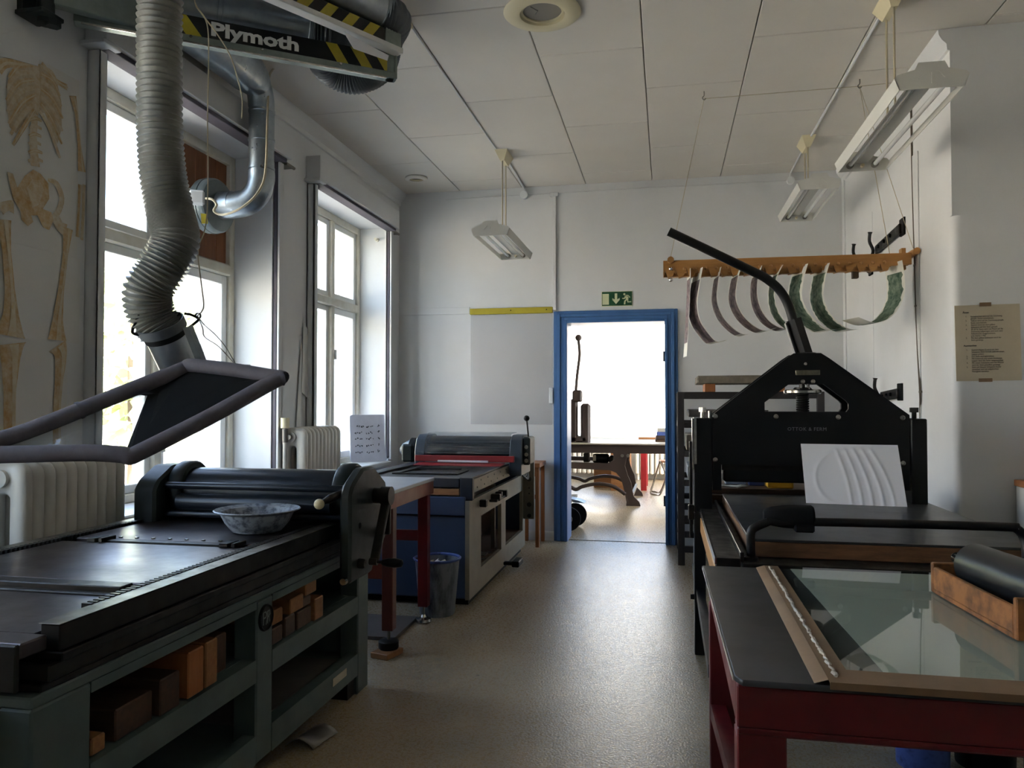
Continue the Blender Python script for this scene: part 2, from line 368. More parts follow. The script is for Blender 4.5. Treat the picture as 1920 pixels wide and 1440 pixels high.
# ------------------------------------------------------------------ windows
def sash(win, x, y0, y1, z0, z1, m, w=.05, pane=True, th=.045):
    bm = BM()
    box(bm, x-th/2, x+th/2, y0, y0+w, z0, z1, .004); box(bm, x-th/2, x+th/2, y1-w, y1, z0, z1, .004)
    box(bm, x-th/2, x+th/2, y0+w, y1-w, z0, z0+w, .004); box(bm, x-th/2, x+th/2, y0+w, y1-w, z1-w, z1, .004)
    s = obj('sash', bm, m, win)
    if pane:
        bm = BM(); box(bm, x-.004, x, y0+w-.005, y1-w+.005, z0+w-.005, z1-w+.005); obj('pane', bm, M['glass'], s)
    return s
def window(i, y0, y1, lower_right_new=False, boarded=False):
    m = M['cream'] if i < 3 else M['white']; z0, z1, zt = .78, 3.06, 2.275
    bm = BM(); f = .06
    box(bm, -3.11, -3.0, y0, y0+f, z0, 3.085, .005); box(bm, -3.11, -3.0, y1-f, y1, z0, 3.085, .005)
    box(bm, -3.11, -3.0, y0+f, y1-f, 3.02, 3.085, .005); box(bm, -3.11, -3.0, y0+f, y1-f, z0, z0+.05, .005)
    win = struct('window_%d' % i, bm, m)
    ym = (y0+y1)/2+(.15 if i == 2 else 0)
    bm = BM(); box(bm, -3.12, -2.99, y0+f, y1-f, zt-.04, zt+.04, .01); obj('transom', bm, m, win)
    bm = BM(); box(bm, -3.1, -2.995, ym-.035, ym+.035, z0+.05, 3.02, .006); obj('mullion', bm, m, win)
    bm = BM(); box(bm, -3.1, XL+.035, y0+.002, y1-.002, .735, .78, .008); obj('window_sill', bm, M['white'], win)
    L, Rr = (y0+f, ym-.035), (ym+.035, y1-f)
    sash(win, -3.045, L[0], L[1], z0+.05, zt-.04, M['white']); sash(win, -3.045, L[0], L[1], zt+.04, 3.02, M['white'])
    sash(win, -3.045, Rr[0], Rr[1], z0+.05, zt-.04, M['newframe'], .06)
    if not boarded:
        sash(win, -3.045, Rr[0], Rr[1], zt+.04, 3.02, M['white'])
        sash(win, -3.2, Rr[0]+.03, Rr[1]-.02, zt+.06, 3.0, M['newframe'], .045); 
    else:
        n = 6; w = (Rr[1]-Rr[0])/n
        for q in range(n):
            bm = BM(); box(bm, -3.06, -3.03, Rr[0]+w*q+.003, Rr[0]+w*(q+1)-.003, zt+.04, 3.02, .004)
            p = obj('plank', bm, M['board'], win)
    sash(win, -3.2, Rr[0]+.03, Rr[1]-.02, z0+.06, zt-.06, M['newframe'], .045)
    bm = BM()
    for zz in (1.05, 1.75):
        box(bm, -3.02, -2.985, ym+.04, ym+.065, zz, zz+.09, .005)
    obj('latch', bm, M['white'], win)
    bm = BM(); lathe(bm, [(0, 0), (.018, 0), (.018, .012), (.008, .014), (.008, .05), (.014, .052), (.014, .06), (0, .06)], (-2.82, y1, 2.97), (0, -1, 0), 14); obj('curtain_peg', bm, M['cream'], win)
    return win
window(3, *WY[0]); window(1, *WY[1], boarded=True); window(2, *WY[2])
win = struct('window_4', (lambda b: (box(b, FW[0], FW[0]+.07, 13.98, 14.08, FW[2], FW[3]), box(b, FW[1]-.07, FW[1], 13.98, 14.08, FW[2], FW[3]), box(b, FW[0], FW[1], 13.98, 14.08, FW[3]-.07, FW[3]), box(b, FW[0], FW[1], 13.98, 14.08, FW[2], FW[2]+.06)) and b)(BM()), M['white'])
bm = BM(); box(bm, FW[0]+.07, FW[1]-.07, 14.02, 14.03, FW[2]+.06, FW[3]-.07); obj('pane', bm, M['glass'], win)
bm = BM(); box(bm, FW[0]-.05, FW[1]+.05, 13.72, 14.0, FW[2]-.03, FW[2], .006); obj('window_sill', bm, M['white'], win)
bm = BM(); box(bm, 2.78, 2.84, 9.4, 9.46, .75, 3.15); box(bm, 2.78, 2.84, 12.54, 12.6, .75, 3.15); box(bm, 2.78, 2.84, 9.46, 12.54, 3.09, 3.15); box(bm, 2.78, 2.84, 9.46, 12.54, .75, .81)
win = struct('window_5', bm, M['white'])
bm = BM(); box(bm, 2.8, 2.81, 9.46, 12.54, .81, 3.09); obj('pane', bm, M['glass'], win)
# blackout blind boxes with their side rails
def blind(y0, y1, label):
    t = thing('blind_box', label, 'blind', (XL, (y0+y1)/2, 3.06), 'blackout blind boxes over the windows')
    bm = BM(); box(bm, XL, -2.58, y0, y1, 3.062, 3.24, .004); obj('box', bm, M['wall'], t)
    bm = BM(); box(bm, XL+.005, -2.6, y0+.04, y1-.04, 3.035, 3.06, .003); obj('rolled_blind', bm, mat('blind_cloth', '#57525a', .8) if 'blind_cloth' not in bpy.data.materials else bpy.data.materials['blind_cloth'], t)
    for s, yy in ((1, y0+.02), (-1, y1-.02)):
        bm = BM(); a, b = sorted((yy, yy+s*.012)); c, d = sorted((yy, yy+s*.055))
        box(bm, XL, XL+.066, a, b, .8, 3.03, .002); box(bm, XL, XL+.012, c, d, .8, 3.03, .002); box(bm, XL+.05, XL+.066, c, d, .8, 3.03, .002)
        obj('guide_rail', bm, M['wall'], t)
        bm = BM(); a, b = sorted((yy+s*.014, yy+s*.05)); box(bm, XL+.02, XL+.042, a, b, .82, 3.03); obj('blind_edge', bm, bpy.data.materials['blind_cloth'], t)
    bm = BM(); box(bm, XL, -2.57, y0-.03, y0+.09, 3.036, 3.058, .003); obj('bracket', bm, M['wall'], t)
    bm = BM(); box(bm, XL, -2.62, y1, y1+.1, 3.03, 3.05, .003); cyl(bm, (-2.63, y1+.09, 3.04), (-2.63, y1+.12, 3.04), .012, 10); obj('bracket', bm, M['wire'], t)
blind(3.13, 4.965, 'long white blind box over the half-boarded window, behind the hose')
blind(5.41, 7.175, 'long white blind box over the window nearest the back wall')

# ------------------------------------------------------------------ door
bm = BM()
AO, AI, AT = (-1.09, .105), (-.955, -.018), (2.25, 2.13)
st = [(0, .018), (.25, .04), (.5, .03), (.78, .045)]
for i, (f, d) in enumerate(st):
    xl = AO[0]+(AI[0]-AO[0])*f; xr = AO[1]+(AI[1]-AO[1])*f; zt = AT[0]+(AT[1]-AT[0])*f
    f2 = st[i+1][0] if i < 3 else 1
    xl2 = AO[0]+(AI[0]-AO[0])*f2; xr2 = AO[1]+(AI[1]-AO[1])*f2; zt2 = AT[0]+(AT[1]-AT[0])*f2
    box(bm, xl, xl2, YB-d, YB+.01, 0, zt, .004); box(bm, xr2, xr, YB-d, YB+.01, 0, zt, .004); box(bm, xl2, xr2, YB-d, YB+.01, zt2, zt, .004)
door = struct('door_1', bm, M['blue'])
bm = BM(); box(bm, -.985, -.955, YB+.01, 7.78, 0, 2.13); box(bm, -.018, .012, YB+.01, 7.78, 0, 2.13); box(bm, -.985, .012, YB+.01, 7.78, 2.13, 2.16)
obj('door_jamb', bm, M['blue'], door)
bm = BM(); box(bm, -.955, -.018, 7.56, 7.74, 0, .005, .001); obj('threshold', bm, M['floor'], door)
for zz in (.35, 1.75):
    bm = BM(); cyl(bm, (-.026, 7.6, zz), (-.026, 7.6, zz+.1), .009, 8); obj('hinge', bm, M['blackmatte'], door)

# ------------------------------------------------------------------ outdoors, beyond the windows
bm = BM(); box(bm, -40, 30, -30, 50, -1.6, -1.5); struct('ground', bm, M['ground'])
bm = BM(); box(bm, -17, -16, -12, 46, -1.5, 4.6); wo = struct('wall_outside', bm, M['brick'])
for q in range(12):
    bm = BM(); yy = -8+4.2*q; box(bm, -16.0, -15.95, yy, yy+1.2, .8, 2.6, .02); obj('window_frame', bm, M['white'], wo)
bm = BM(); box(bm, -12, 14, 30, 31, -1.5, 6.5); wo = struct('wall_outside', bm, M['brick'])  # facade added so its sunlit face neutralises the floor glare from the far window
for q in range(5):
    bm = BM(); xx = -9+4.2*q; box(bm, xx, xx+1.2, 29.95, 30.0, 1.2, 3.0, .02); obj('window_frame', bm, M['white'], wo)
def tree(loc, h, r, label, seed):
    rg = random.Random(seed); t = thing('courtyard_tree', label, 'tree', loc)
    bm = BM(); p = V(loc); tube(bm, spline([p, p+V((.1, .05, h*.3)), p+V((0, .1, h*.62)), p+V((.1, 0, h*.85))], 4), [.16-.009*i for i in range(13)], 8); obj('trunk', bm, M['bark'], t)
    bm = BM()
    for i in range(900):
        d = V((rg.gauss(0, 1), rg.gauss(0, 1), rg.gauss(0, .8))).normalized()*r*(.45+.55*rg.random()**.5)
        c = p+V((0, 0, h*.72))+V((d.x, d.y, d.z*1.05)); a = V((rg.uniform(-1, 1), rg.uniform(-1, 1), rg.uniform(-1, 1))).normalized(); b = a.orthogonal().normalized(); s = rg.uniform(.14, .3)
        face(bm, [bm.verts.new(c+a*s), bm.verts.new(c+b*s*.5+V((0, 0, .03))), bm.verts.new(c-a*s), bm.verts.new(c-b*s*.5)])
    tag(obj('foliage', bm, M['leaf'], t, recalc=False), kind='stuff')
tree((-9.5, 12.2, -1.5), 5.4, 1.7, 'sunlit leafy tree in the yard, seen through the window left of the hose', 3)

# ------------------------------------------------------------------ flatbed press by the windows
pa = thing('flatbed_press', 'large grey-green flatbed printing press with open shelves and a toothed steel bed', 'printing press', (-1.86, 2.5, 0))
XA, XB = -1.407, -2.36
bm = BM()
for y0, y1 in ((1.5, 1.685), (2.472, 2.583), (3.371, 3.495)):
    box(bm, XA-.09, XA, y0, y1, .0 if y0 > 3 or y0 < 2 else .09, .655, .006); box(bm, XB, XB+.09, y0, y1, 0 if y0 > 3 or y0 < 2 else .09, .655, .006)
for x0, x1 in ((XA-.05, XA-.001), (XB+.001, XB+.05)):
    for y0, y1 in ((1.685, 2.472), (2.583, 3.371)):
        box(bm, x0, x1, y0, y1, .628, .655); box(bm, x0, x1, y0, y1, .374, .453); box(bm, x0, x1, y0, y1, .09, .19)
box(bm, XB, XA, 1.5, 3.5, .655, .682, .004)
obj('body', bm, M['teal'], pa)
bm = BM(); box(bm, XB+.004, XA-.004, 1.53, 3.49, .683, .70, .003); box(bm, XB, XA-.001, 1.55, 3.49, .70, .741, .004); obj('bed_base', bm, M['darksteel'], pa)
bm = BM(); box(bm, XB+.09, XA-.09, 1.47, 1.5, .05, .655, .004); ep_ = obj('end_panel', bm, M['teal'], pa)
bm = BM(); box(bm, XB+.14, XA-.13, 1.452, 1.47, .36, .57, .004); obj('cover_plate', bm, M['teal'], ep_)
bm = BM(); box(bm, XB+.09, XA-.09, 3.46, 3.49, .09, .655); obj('end_panel', bm, M['teal'], pa)
bm = BM(); box(bm, XB+.051, XA-.051, 1.5, 3.46, .41, .4535); obj('shelf', bm, M['teal'], pa)
bm = BM(); box(bm, XB+.05, XA-.05, 1.5, 3.46, .13, .16); obj('shelf', bm, M['teal'], pa)
bm = BM(); box(bm, XB+.1, XA-.09, 2.6, 3.34, .161, .166); obj('shelf_liner', bm, M['cardgrey'], pa)
for y0 in (1.56, 3.3):
    for x0 in (XA-.1, XB+.02):
        bm = BM(); box(bm, x0, x0+.08, y0, y0+.08, 0, .09); obj('foot', bm, M['darksteel'], pa)
# side rails, bed plates, racks
for x0, s in ((XA, 1), (XB, -1)):
    bm = BM(); a, b = (x0-.05, x0+.004) if s > 0 else (x0-.004, x0+.05)
    box(bm, a, b, 1.575, 3.15, .765, .827, .003); c, d = (a, b+.012) if s > 0 else (a-.012, b)
    box(bm, c, d, 1.57, 3.15, .742, .764, .003)
    o = obj('side_rail', bm, M['darksteel'], pa)
    bm = BM(); box(bm, a-.002, b+.002, 1.572, 3.15, .8275, .8295, .0005); obj('rail_strip', bm, M['railsteel'], o)
    bm = BM(); n = 64; xr0 = (a-.03 if s > 0 else b+.002); L = 3.05-1.74
    box(bm, xr0, xr0+.028, 1.74, 3.05, .80, .814)
    for i in range(n): box(bm, xr0, xr0+.028, 1.74+L*i/n, 1.74+L*(i+.5)/n, .814, .832)
    tag(obj('tooth_rack', bm, M['darksteel'], pa), kind='stuff')
bm = BM(); box(bm, XB+.085, XA-.085, 2.0, 2.56, .77, .822, .004); obj('bed_plate', bm, M['steelA'], pa)
bm = BM(); box(bm, XB+.085, XA-.085, 2.63, 3.45, .77, .822, .004); obj('bed_plate', bm, M['steelA'], pa)
bm = BM()
box(bm, XB+.03, XA-.022, 1.49, 1.568, .77, .806, .004); box(bm, XB+.05, XA-.06, 1.568, 1.63, .77, .806); box(bm, XB+.03, -1.95, 1.63, 1.72, .77, .806); box(bm, -1.72, XA-.085, 1.63, 1.72, .77, .806); box(bm, XB+.085, XA-.085, 1.72, 1.9, .77, .806)
obj('bed_apron', bm, M['steelA'], pa)
bm = BM(); box(bm, XB+.03, XA-.022, 1.475, 1.4895, .70, .806, .003); obj('apron_front', bm, M['darksteel'], pa)
bm = BM(); box(bm, XB+.085, XA-.12, 1.935, 1.99, .79, .826, .003); obj('gripper_bar', bm, M['darksteel'], pa)
bm = BM(); box(bm, XB+.085, XA-.12, 1.905, 1.93, .775, .812, .003); obj('gripper_bar', bm, M['darksteel'], pa)
bm = BM(); box(bm, XB+.2, XA-.16, 2.572, 2.608, .785, .826, .003); g = obj('gripper_bar', bm, M['darksteel'], pa)
for i in range(8):
    bm = BM(); x = XB+.26+.072*i; lathe(bm, [(0, .006), (.008, .005), (.008, 0), (0, 0)], (x, 2.66, .822), (0, 0, 1), 10); obj('bolt', bm, M['shinysteel'], pa)
for x in (XB+.2, XA-.2):
    bm = BM(); box(bm, x, x+.035, 2.55, 2.63, .822, .836, .002); box(bm, x+.05, x+.065, 2.55, 2.63, .822, .838, .002); obj('gripper_clip', bm, M['darksteel'], pa)
# roller carriage
def housing(x0, x1, name, extra):
    bm = BM(); p = [(3.03, .59), (3.03, .965), (3.06, 1.005), (3.17, 1.064), (3.30, 1.064), (3.44, .985), (3.45, .96), (3.45, .72), (3.28, .65), (3.28, .59)]
    prism(bm, [(x0, y, z) for y, z in p], (x1-x0, 0, 0), .012); h = obj(name, bm, M['tealdark'], pa); return h
h = housing(-1.352, -1.3, 'housing', 0)
bm = BM(); lathe(bm, [(.0, 0), (.118, 0), (.125, .01), (.125, .06), (.118, .07), (0, .07)], (-1.425, 3.23, .955), (1, 0, 0), 32); obj('bearing_drum', bm, M['tealdark'], pa)
hl = housing(-2.335, -2.225, 'housing', 0)
bm = BM(); lathe(bm, [(.0, 0), (.118, 0), (.125, .01), (.125, .06), (.118, .07), (0, .07)], (-2.224, 3.23, .955), (1, 0, 0), 32); obj('bearing_drum', bm, M['tealdark'], pa)
bm = BM(); cyl(bm, (-2.16, 3.23, .95), (-1.42, 3.23, .95), .1, 40); obj('roller', bm, M['rollerblack'], pa)
bm = BM(); cyl(bm, (-2.16, 3.12, .905), (-1.42, 3.12, .905), .04, 24); obj('ink_roller', bm, M['rollerblack'], pa)
for z, yy in ((.978, 3.075), (.852, 3.08)):
    bm = BM(); cyl(bm, (-2.225, yy+.03, z), (-1.35, yy+.03, z), .016, 14); obj('tie_rod', bm, M['rollerblack'], pa)
bm = BM(); box(bm, -2.225, -1.352, 3.38, 3.42, .72, .96); obj('back_plate', bm, M['tealdark'], pa)
bm = BM(); tube(bm, [V((-1.352, 3.06, .968)), V((-1.385, 3.02, .948)), V((-1.41, 2.99, .934))], [.014, .02, .01], 12); lv = obj('lever', bm, M['darksteel'], pa)
bm = BM(); sph(bm, (-1.418, 2.98, .929), .022, 18); obj('lever_ball', bm, M['ivory'], lv)
bm = BM(); cyl(bm, (-1.3, 3.3, .93), (-1.24, 3.3, .93), .035, 18); cyl(bm, (-1.265, 3.3, .93), (-1.22, 3.3, .93), .042, 18)
hub = obj('crank_hub', bm, M['darksteel'], pa)
bm = BM(); bar(bm, (-1.24, 3.31, .95), (-1.25, 3.17, .655), .022, .04, (1, 0, 0), .004); bar(bm, (-1.245, 3.32, .94), (-1.255, 3.34, .75), .02, .03, (1, 0, 0), .004); obj('crank_arm', bm, M['darksteel'], hub)
bm = BM(); lathe(bm, [(0, 0), (.007, 0), (.007, .035), (.012, .04), (.019, .07), (.021, .1), (.016, .13), (0, .14)], (-1.25, 3.17, .66), (1, -.1, 0), 16); cyl(bm, (-1.27, 3.17, .66), (-1.235, 3.17, .66), .016, 12); obj('crank_handle', bm, M['black'], hub)
for y, z in ((3.12, .66), (3.36, .76)):
    bm = BM(); lathe(bm, [(0, .03), (.018, .03), (.022, .02), (.022, 0), (0, 0)], (-1.3, y, z), (1, 0, 0), 12); obj('bolt', bm, M['darksteel'], pa)
bm = BM(); lathe(bm, [(0, .02), (.014, .02), (.016, 0), (0, 0)], (-1.325, 3.03, .605), (0, -1, 0), 10); obj('bolt', bm, M['shinysteel'], pa)
bm = BM(); lathe(bm, [(0, .002), (.012, .002), (.012, 0), (0, 0)], (-1.3, 3.13, .82), (1, 0, 0), 14); obj('oil_hole', bm, M['blackmatte'], pa)
bm = BM(); lathe(bm, [(0, .004), (.038, .004), (.044, .009), (.048, .004), (.048, 0), (0, 0)], (XA, 2.528, .585), (1, 0, 0), 28); em = obj('emblem', bm, M['darksteel'], pa)
bm = BM(); yy, zz = 2.528, .585
for q in ([(-.022, -.022), (-.022, .022), (-.006, .022), (.0, .012), (-.006, .002), (-.02, .002)], [(-.004, -.024), (.006, .0), (.004, .022)], [(.006, -.022), (.014, .02), (.022, -.02)], [(.004, .02), (.02, .022), (.024, .008), (.012, .0)]):
    ribbon(bm, [(XA+.006, yy+a, zz+b) for a, b in q], .006, (1, 0, 0))
obj('monogram', bm, M['greygreen'], em, recalc=False)
bm = BM(); box(bm, XA, XA+.002, 3.1, 3.24, .135, .168); lb = obj('label_strip', bm, M['aged'], pa)
# timber in its shelves
def block(x0, x1, y0, y1, z0, z1, m, label):
    t = bm = BM(); box(bm, x0, x1, min(y0, y1), max(y0, y1), min(z0, z1), max(z0, z1), .004)
    o = obj('timber_block', bm, M[m], None); tag(o, label, 'wood block', 'timber offcuts in the press shelves'); return o
BL = [
 ((-1.95, -1.43), (2.62, 2.70), (.441, .505), 'wooddark', 'dark timber offcut at the near bottom corner of the far upper shelf bay'),
 ((-1.95, -1.43), (2.72, 2.80), (.441, .52), 'wooddark', 'short dark block second from the post, on the shelf under the orange timber'),
 ((-1.95, -1.43), (2.82, 2.94), (.441, .515), 'wooddark', 'wide dark block third along the bottom of the timber pile by the roller end'),
 ((-1.9, -1.42), (2.95, 3.03), (.441, .535), 'wood', 'square pale orange block at the far end of the timber pile, resting on the shelf'),
 ((-1.9, -1.44), (2.63, 2.72), (.507, .565), 'wood', 'split orange block with a knot, on the near side of the timber pile'),
 ((-1.95, -1.42), (2.74, 2.85), (.523, .585), 'wood', 'long orange timber lying across the top near side of the pile'),
 ((-1.9, -1.43), (2.86, 2.935), (.518, .56), 'wooddark', 'thin brown batten tucked between the two long orange timbers'),
 ((-2.0, -1.42), (2.87, 2.965), (.562, .618), 'wood', 'topmost long orange timber of the pile in the far shelf bay'),
 ((-2.0, -1.43), (1.80, 1.95), (.441, .53), 'wooddark', 'thick dark brown beam end lying in the near shelf bay'),
 ((-2.0, -1.42), (1.97, 2.06), (.441, .55), 'wooddark', 'dark brown beam standing next to the thick dark beam in the near bay'),
 ((-1.9, -1.42), (2.10, 2.18), (.441, .585), 'woodorange', 'upright reddish brown plank end beside the pale plank in the near bay'),
 ((-1.9, -1.42), (2.19, 2.255), (.441, .588), 'wood', 'upright pale plank end, the brightest timber in the near shelf bay'),
 ((-1.95, -1.46), (2.275, 2.37), (.441, .57), 'wooddark', 'dark squared timber behind the pale upright plank, beside the middle post'),
 ((-1.9, -1.43), (1.715, 1.765), (.441, .49), 'wood', 'small pale block alone at the near end of the upper shelf'),
]
for (x0, x1), (y0, y1), (z0, z1), m, lb in BL: block(x0, x1, y0, y1, z0+.013, z1+.008, m, lb)
# bowl
bm = BM()
lathe(bm, [(0, 0), (.085, 0), (.098, .004), (.115, .03), (.132, .062), (.142, .083), (.168, .093), (.172, .09), (.17, .088), (.146, .078), (.127, .04), (.105, .012), (.09, .007), (0, .007)], (-1.652, 2.9, .823), (0, 0, 1), 48)
tag(obj('enamel_bowl', bm, M['enamel'], None), 'ink-stained grey enamel bowl standing on the flatbed press by the roller', 'bowl')
MSX, MSY = -1.47, 2.80
# scrap of wire mesh on the floor under the press
bm = BM(); g = [[None]*9 for _ in range(7)]
for i in range(7):
    for j in range(9): g[i][j] = bm.verts.new((MSX+.02*i+.004*j, MSY+.02*j, .012+.03*math.sin(i*.55)*(.6+.4*math.cos(j*.7))+.002*((i+j) % 2)))
for i in range(6):
    for j in range(8): face(bm, (g[i][j], g[i+1][j], g[i+1][j+1], g[i][j+1]))
o = obj('mesh_scrap', bm, M['wire'], None); o.modifiers.new('t', 'SOLIDIFY').thickness = .003
tag(o, 'crumpled scrap of expanded metal mesh on the floor under the flatbed press', 'scrap metal')

# ------------------------------------------------------------------ radiators
def radiator(y0, y1, zt, n, label, valve):
    t = thing('radiator', label, 'radiator', (-2.575, (y0+y1)/2, 0), 'cast iron column radiators')
    w = (y1-y0)/n; x0, x1 = -2.675, -2.47; r = .055
    def prof(xa, xb, za, zb, r):
        p = []
        for cx, cz, a0 in ((xb-r, zb-r, 0), (xa+r, zb-r, 90), (xa+r, za+r, 180), (xb-r, za+r, 270)):
            for k in range(5): a = math.radians(a0+22.5*k); p.append((cx+r*math.cos(a), cz+r*math.sin(a)))
        return p
    base = None
    for i in range(n):
        bm = BM(); ya = y0+w*i
        out = prof(x0, x1, .12, zt, r); inn = prof(x0+.075, x1-.075, .25, zt-.13, .025); m_ = len(out); L = []
        for yy, e in ((ya+.001, .022), (ya+w*.22, .004), (ya+w*.5, 0), (ya+w*.78, .004), (ya+w-.001, .022)):
            cx, cz = (x0+x1)/2, (.12+zt)/2
            def sh(p, s): return bm.verts.new((p[0]+(-s if p[0] > cx else s), yy, p[1]+(-s if p[1] > cz else s)))
            L.append(([sh(p, e) for p in out], [sh(p, -e*.5) for p in inn]))
        for (a, ai), (b, bi) in zip(L, L[1:]):
            for k in range(m_): face(bm, (a[k], a[(k+1) % m_], b[(k+1) % m_], b[k])); face(bm, (ai[k], bi[k], bi[(k+1) % m_], ai[(k+1) % m_]))
        for (a, ai), fl in ((L[0], 0), (L[-1], 1)):
            for k in range(m_): face(bm, (a[k], ai[k], ai[(k+1) % m_], a[(k+1) % m_]))
        obj('section', bm, M['rad'], t, 50)
    bm = BM(); cyl(bm, (-2.575, y0+.01, zt-.065), (-2.575, y1-.01, zt-.065), .03, 14); cyl(bm, (-2.575, y0-.015, zt-.065), (-2.575, y0+.01, zt-.065), .036, 16); obj('header_pipe', bm, M['rad'], t)
    for xx in (-2.64, -2.51):
        for yy in (y0+.03, y1-.03):
            bm = BM(); cyl(bm, (xx, yy, 0), (xx, yy, .14), .02, 10); obj('foot', bm, M['rad'], t)
    if valve:
        bm = BM(); cyl(bm, (-2.6, y0-.05, zt-.1), (-2.6, y0-.05, zt-.005), .02, 14); cyl(bm, (-2.575, y0-.05, zt-.065), (-2.575, y0-.01, zt-.065), .018, 12); v = obj('valve', bm, M['wire'], t)
        bm = BM(); cyl(bm, (-2.6, y0-.05, zt), (-2.6, y0-.05, zt+.07), .03, 18); obj('valve_cap', bm, M['ivory'], v)
        bm = BM(); cyl(bm, (-2.6, y0-.05, 0), (-2.6, y0-.05, zt-.09), .014, 10); obj('pipe', bm, M['rad'], t)
radiator(2.58, 3.17, 1.115, 10, 'white column radiator below the skeleton drawing, behind the flatbed press', False)
radiator(4.97, 5.58, 1.175, 10, 'white column radiator with a valve between the two windows', True)

# ------------------------------------------------------------------ plate with mirror writing on the sill
t = thing('printing_plate', 'white lettered plate with rounded corners leaning in the far window corner', 'plate', (-2.83, 7.0, .78))
a, b = V((-2.945, 6.86, .782)), V((-2.672, 7.1, .782)); ux = (b-a).normalized(); nn = V((ux.y, -ux.x, 0)); uy = (V((0, 0, 1))-nn*.10).normalized(); w_, h_ = (b-a).length, .455
pts = []
for cx, cz, a0 in ((w_-.025, h_-.025, 0), (.025, h_-.025, 90), (.025, .025, 180), (w_-.025, .025, 270)):
    for k in range(5): q = math.radians(a0+22.5*k); pts.append(a+ux*(cx+.025*math.cos(q))+uy*(cz+.025*math.sin(q)))
bm = BM(); prism(bm, pts, -nn*.018, .002); pl = obj('plate', bm, mat('pale_plate', '#c3c4cc', .5, col2='#b2b3bd', scale=9), t)
bm = BM(); rg = random.Random(5)
def scr(u, v, s):
    k = rg.randint(4, 6); p = []
    for i in range(k): p.append(a+ux*(u+rg.uniform(-s, s))+uy*(v+rg.uniform(-s, s))+nn*.0012)
    ribbon(bm, p, .0062, nn)
for r in range(5):
    v = h_-.11-.062*r
    for c in range(4): scr(.055+c*.02+(.02 if r == 0 else 0), v+rg.uniform(-.006, .006), .009)
    for c in range(4): scr(.165+c*.02, v+rg.uniform(-.01, .01), .008)
    scr(.285, v+.005, .014)
tag(obj('mirror_writing', bm, M['ink'], pl, recalc=False), kind='stuff')

# ------------------------------------------------------------------ blue proof press by the back wall
pb = thing('proof_press', 'blue proof press with beige side, red bar and clear guard by the back wall', 'printing press', (-1.7, 5.95, 0))
x0, x1, y0, y1 = -2.1, -1.28, 4.93, 6.95
bm = BM(); box(bm, x0, x1-.03, y0+.02, y0+.05, .05, .6, .008); box(bm, x0, x1-.03, y0, y0+.03, .60, .725, .006)
box(bm, x0, x0+.03, y0+.05, y1, .05, .72); box(bm, x0, x1, y1-.03, y1, .05, .72); o = obj('body', bm, M['bluepress'], pb)
bm = BM(); box(bm, x0+.03, x1-.03, y0+.08, y1-.05, 0, .05); obj('plinth', bm, M['blackmatte'], pb)
bm = BM()
for a, b, c, d in ((y0, 5.252, .05, .7), (5.924, 6.087, .2, .56), (6.835, y1, .05, .7)): box(bm, x1-.03, x1, a, b, c, d)
for a, b in ((5.252, 5.924), (6.087, 6.835)): pass
box(bm, x1-.03, x1, 5.252, 6.835, .05, .2); box(bm, x1-.03, x1, 5.252, 6.835, .56, .7)
obj('side_panel', bm, M['creamgrey'], pb)
bm = BM(); box(bm, x0+.05, x1-.04, 5.1, y1-.05, .17, .195); obj('shelf', bm, M['wooddark'], pb)
bm = BM(); box(bm, x1-.33, x1-.31, 5.1, y1-.05, .195, .7); obj('cupboard_back', bm, M['wooddark'], pb)
bm = BM(); box(bm, x1-.1, x1-.07, 5.99, 6.03, .195, .7); obj('divider', bm, M['creamgrey'], pb)
bm = BM(); lathe(bm, [(0, .02), (.012, .018), (.014, 0), (0, 0)], (x1-.3, 6.3, .52), (1, 0, 0), 12); obj('knob', bm, M['shinysteel'], pb)
for i in range(6):
    bm = BM(); obox(bm, (x1-.1, 5.5+.06*i, .205+.006*(i % 3)), (.1, .12, .008), (1, .3*(i-2), 0), (-.3*(i-2), 1, 0)); obj('scrap', bm, M['wooddark' if i % 2 else 'rackdark'], pb)
for xx, s in ((x1, 1), (x0, -1)):
    a, b = (xx-.07, xx+.01) if s > 0 else (xx-.01, xx+.07)
    bm = BM(); box(bm, a, b, 4.99, 6.9, .745, .838, .004); r = obj('bed_rail', bm, M['creamgrey'] if s > 0 else M['navy'], pb)
    bm = BM(); box(bm, a-.006, b-.01 if s > 0 else b+.006, 4.97, 6.95, .839, .85, .002); obj('rail_cap', bm, M['navy'], r)
    bm = BM()
    for k in range(16): lathe(bm, [(0, .003), (.006, .003), (.006, 0), (0, 0)], (xx+.01*s, 5.1+.105*k, .815 if k % 2 else .775), (s, 0, 0), 8)
    tag(obj('rivet', bm, M['navy'], r), kind='stuff')
bm = BM(); box(bm, -1.35, -1.265, 4.95, 5.0, .70, .85, .004); obj('rail_end', bm, M['navy'], pb)
bm = BM(); box(bm, x0+.06, -1.36, 4.96, 4.99, .785, .845, .003); box(bm, x0+.06, -1.36, 4.99, 5.55, .80, .835); obj('feed_board', bm, M['navy'], pb)
bm = BM(); box(bm, x0+.06, -1.36, 4.955, 4.99, .735, .775); obj('wood_slip', bm, M['wood'], pb)
bm = BM(); box(bm, x0+.09, -1.37, 5.55, 6.9, .80, .828); obj('bed_plate', bm, M['darksteel'], pb)
for a, b, c, d in ((-1.95, -1.9, 5.3, 6.0), (-1.5, -1.46, 5.3, 5.6), (-1.95, -1.46, 5.28, 5.31), (-1.9, -1.55, 5.7, 5.73)):
    bm = BM(); box(bm, a, b, c, d, .836, .846, .002); obj('form_bar', bm, M['darksteel'], pb)
bm = BM()
for k, yy in enumerate((5.2, 5.55, 5.7, 5.8)): box(bm, x1, x1+.05+.02*(k % 2), yy, yy+.05, .625, .675, .005)
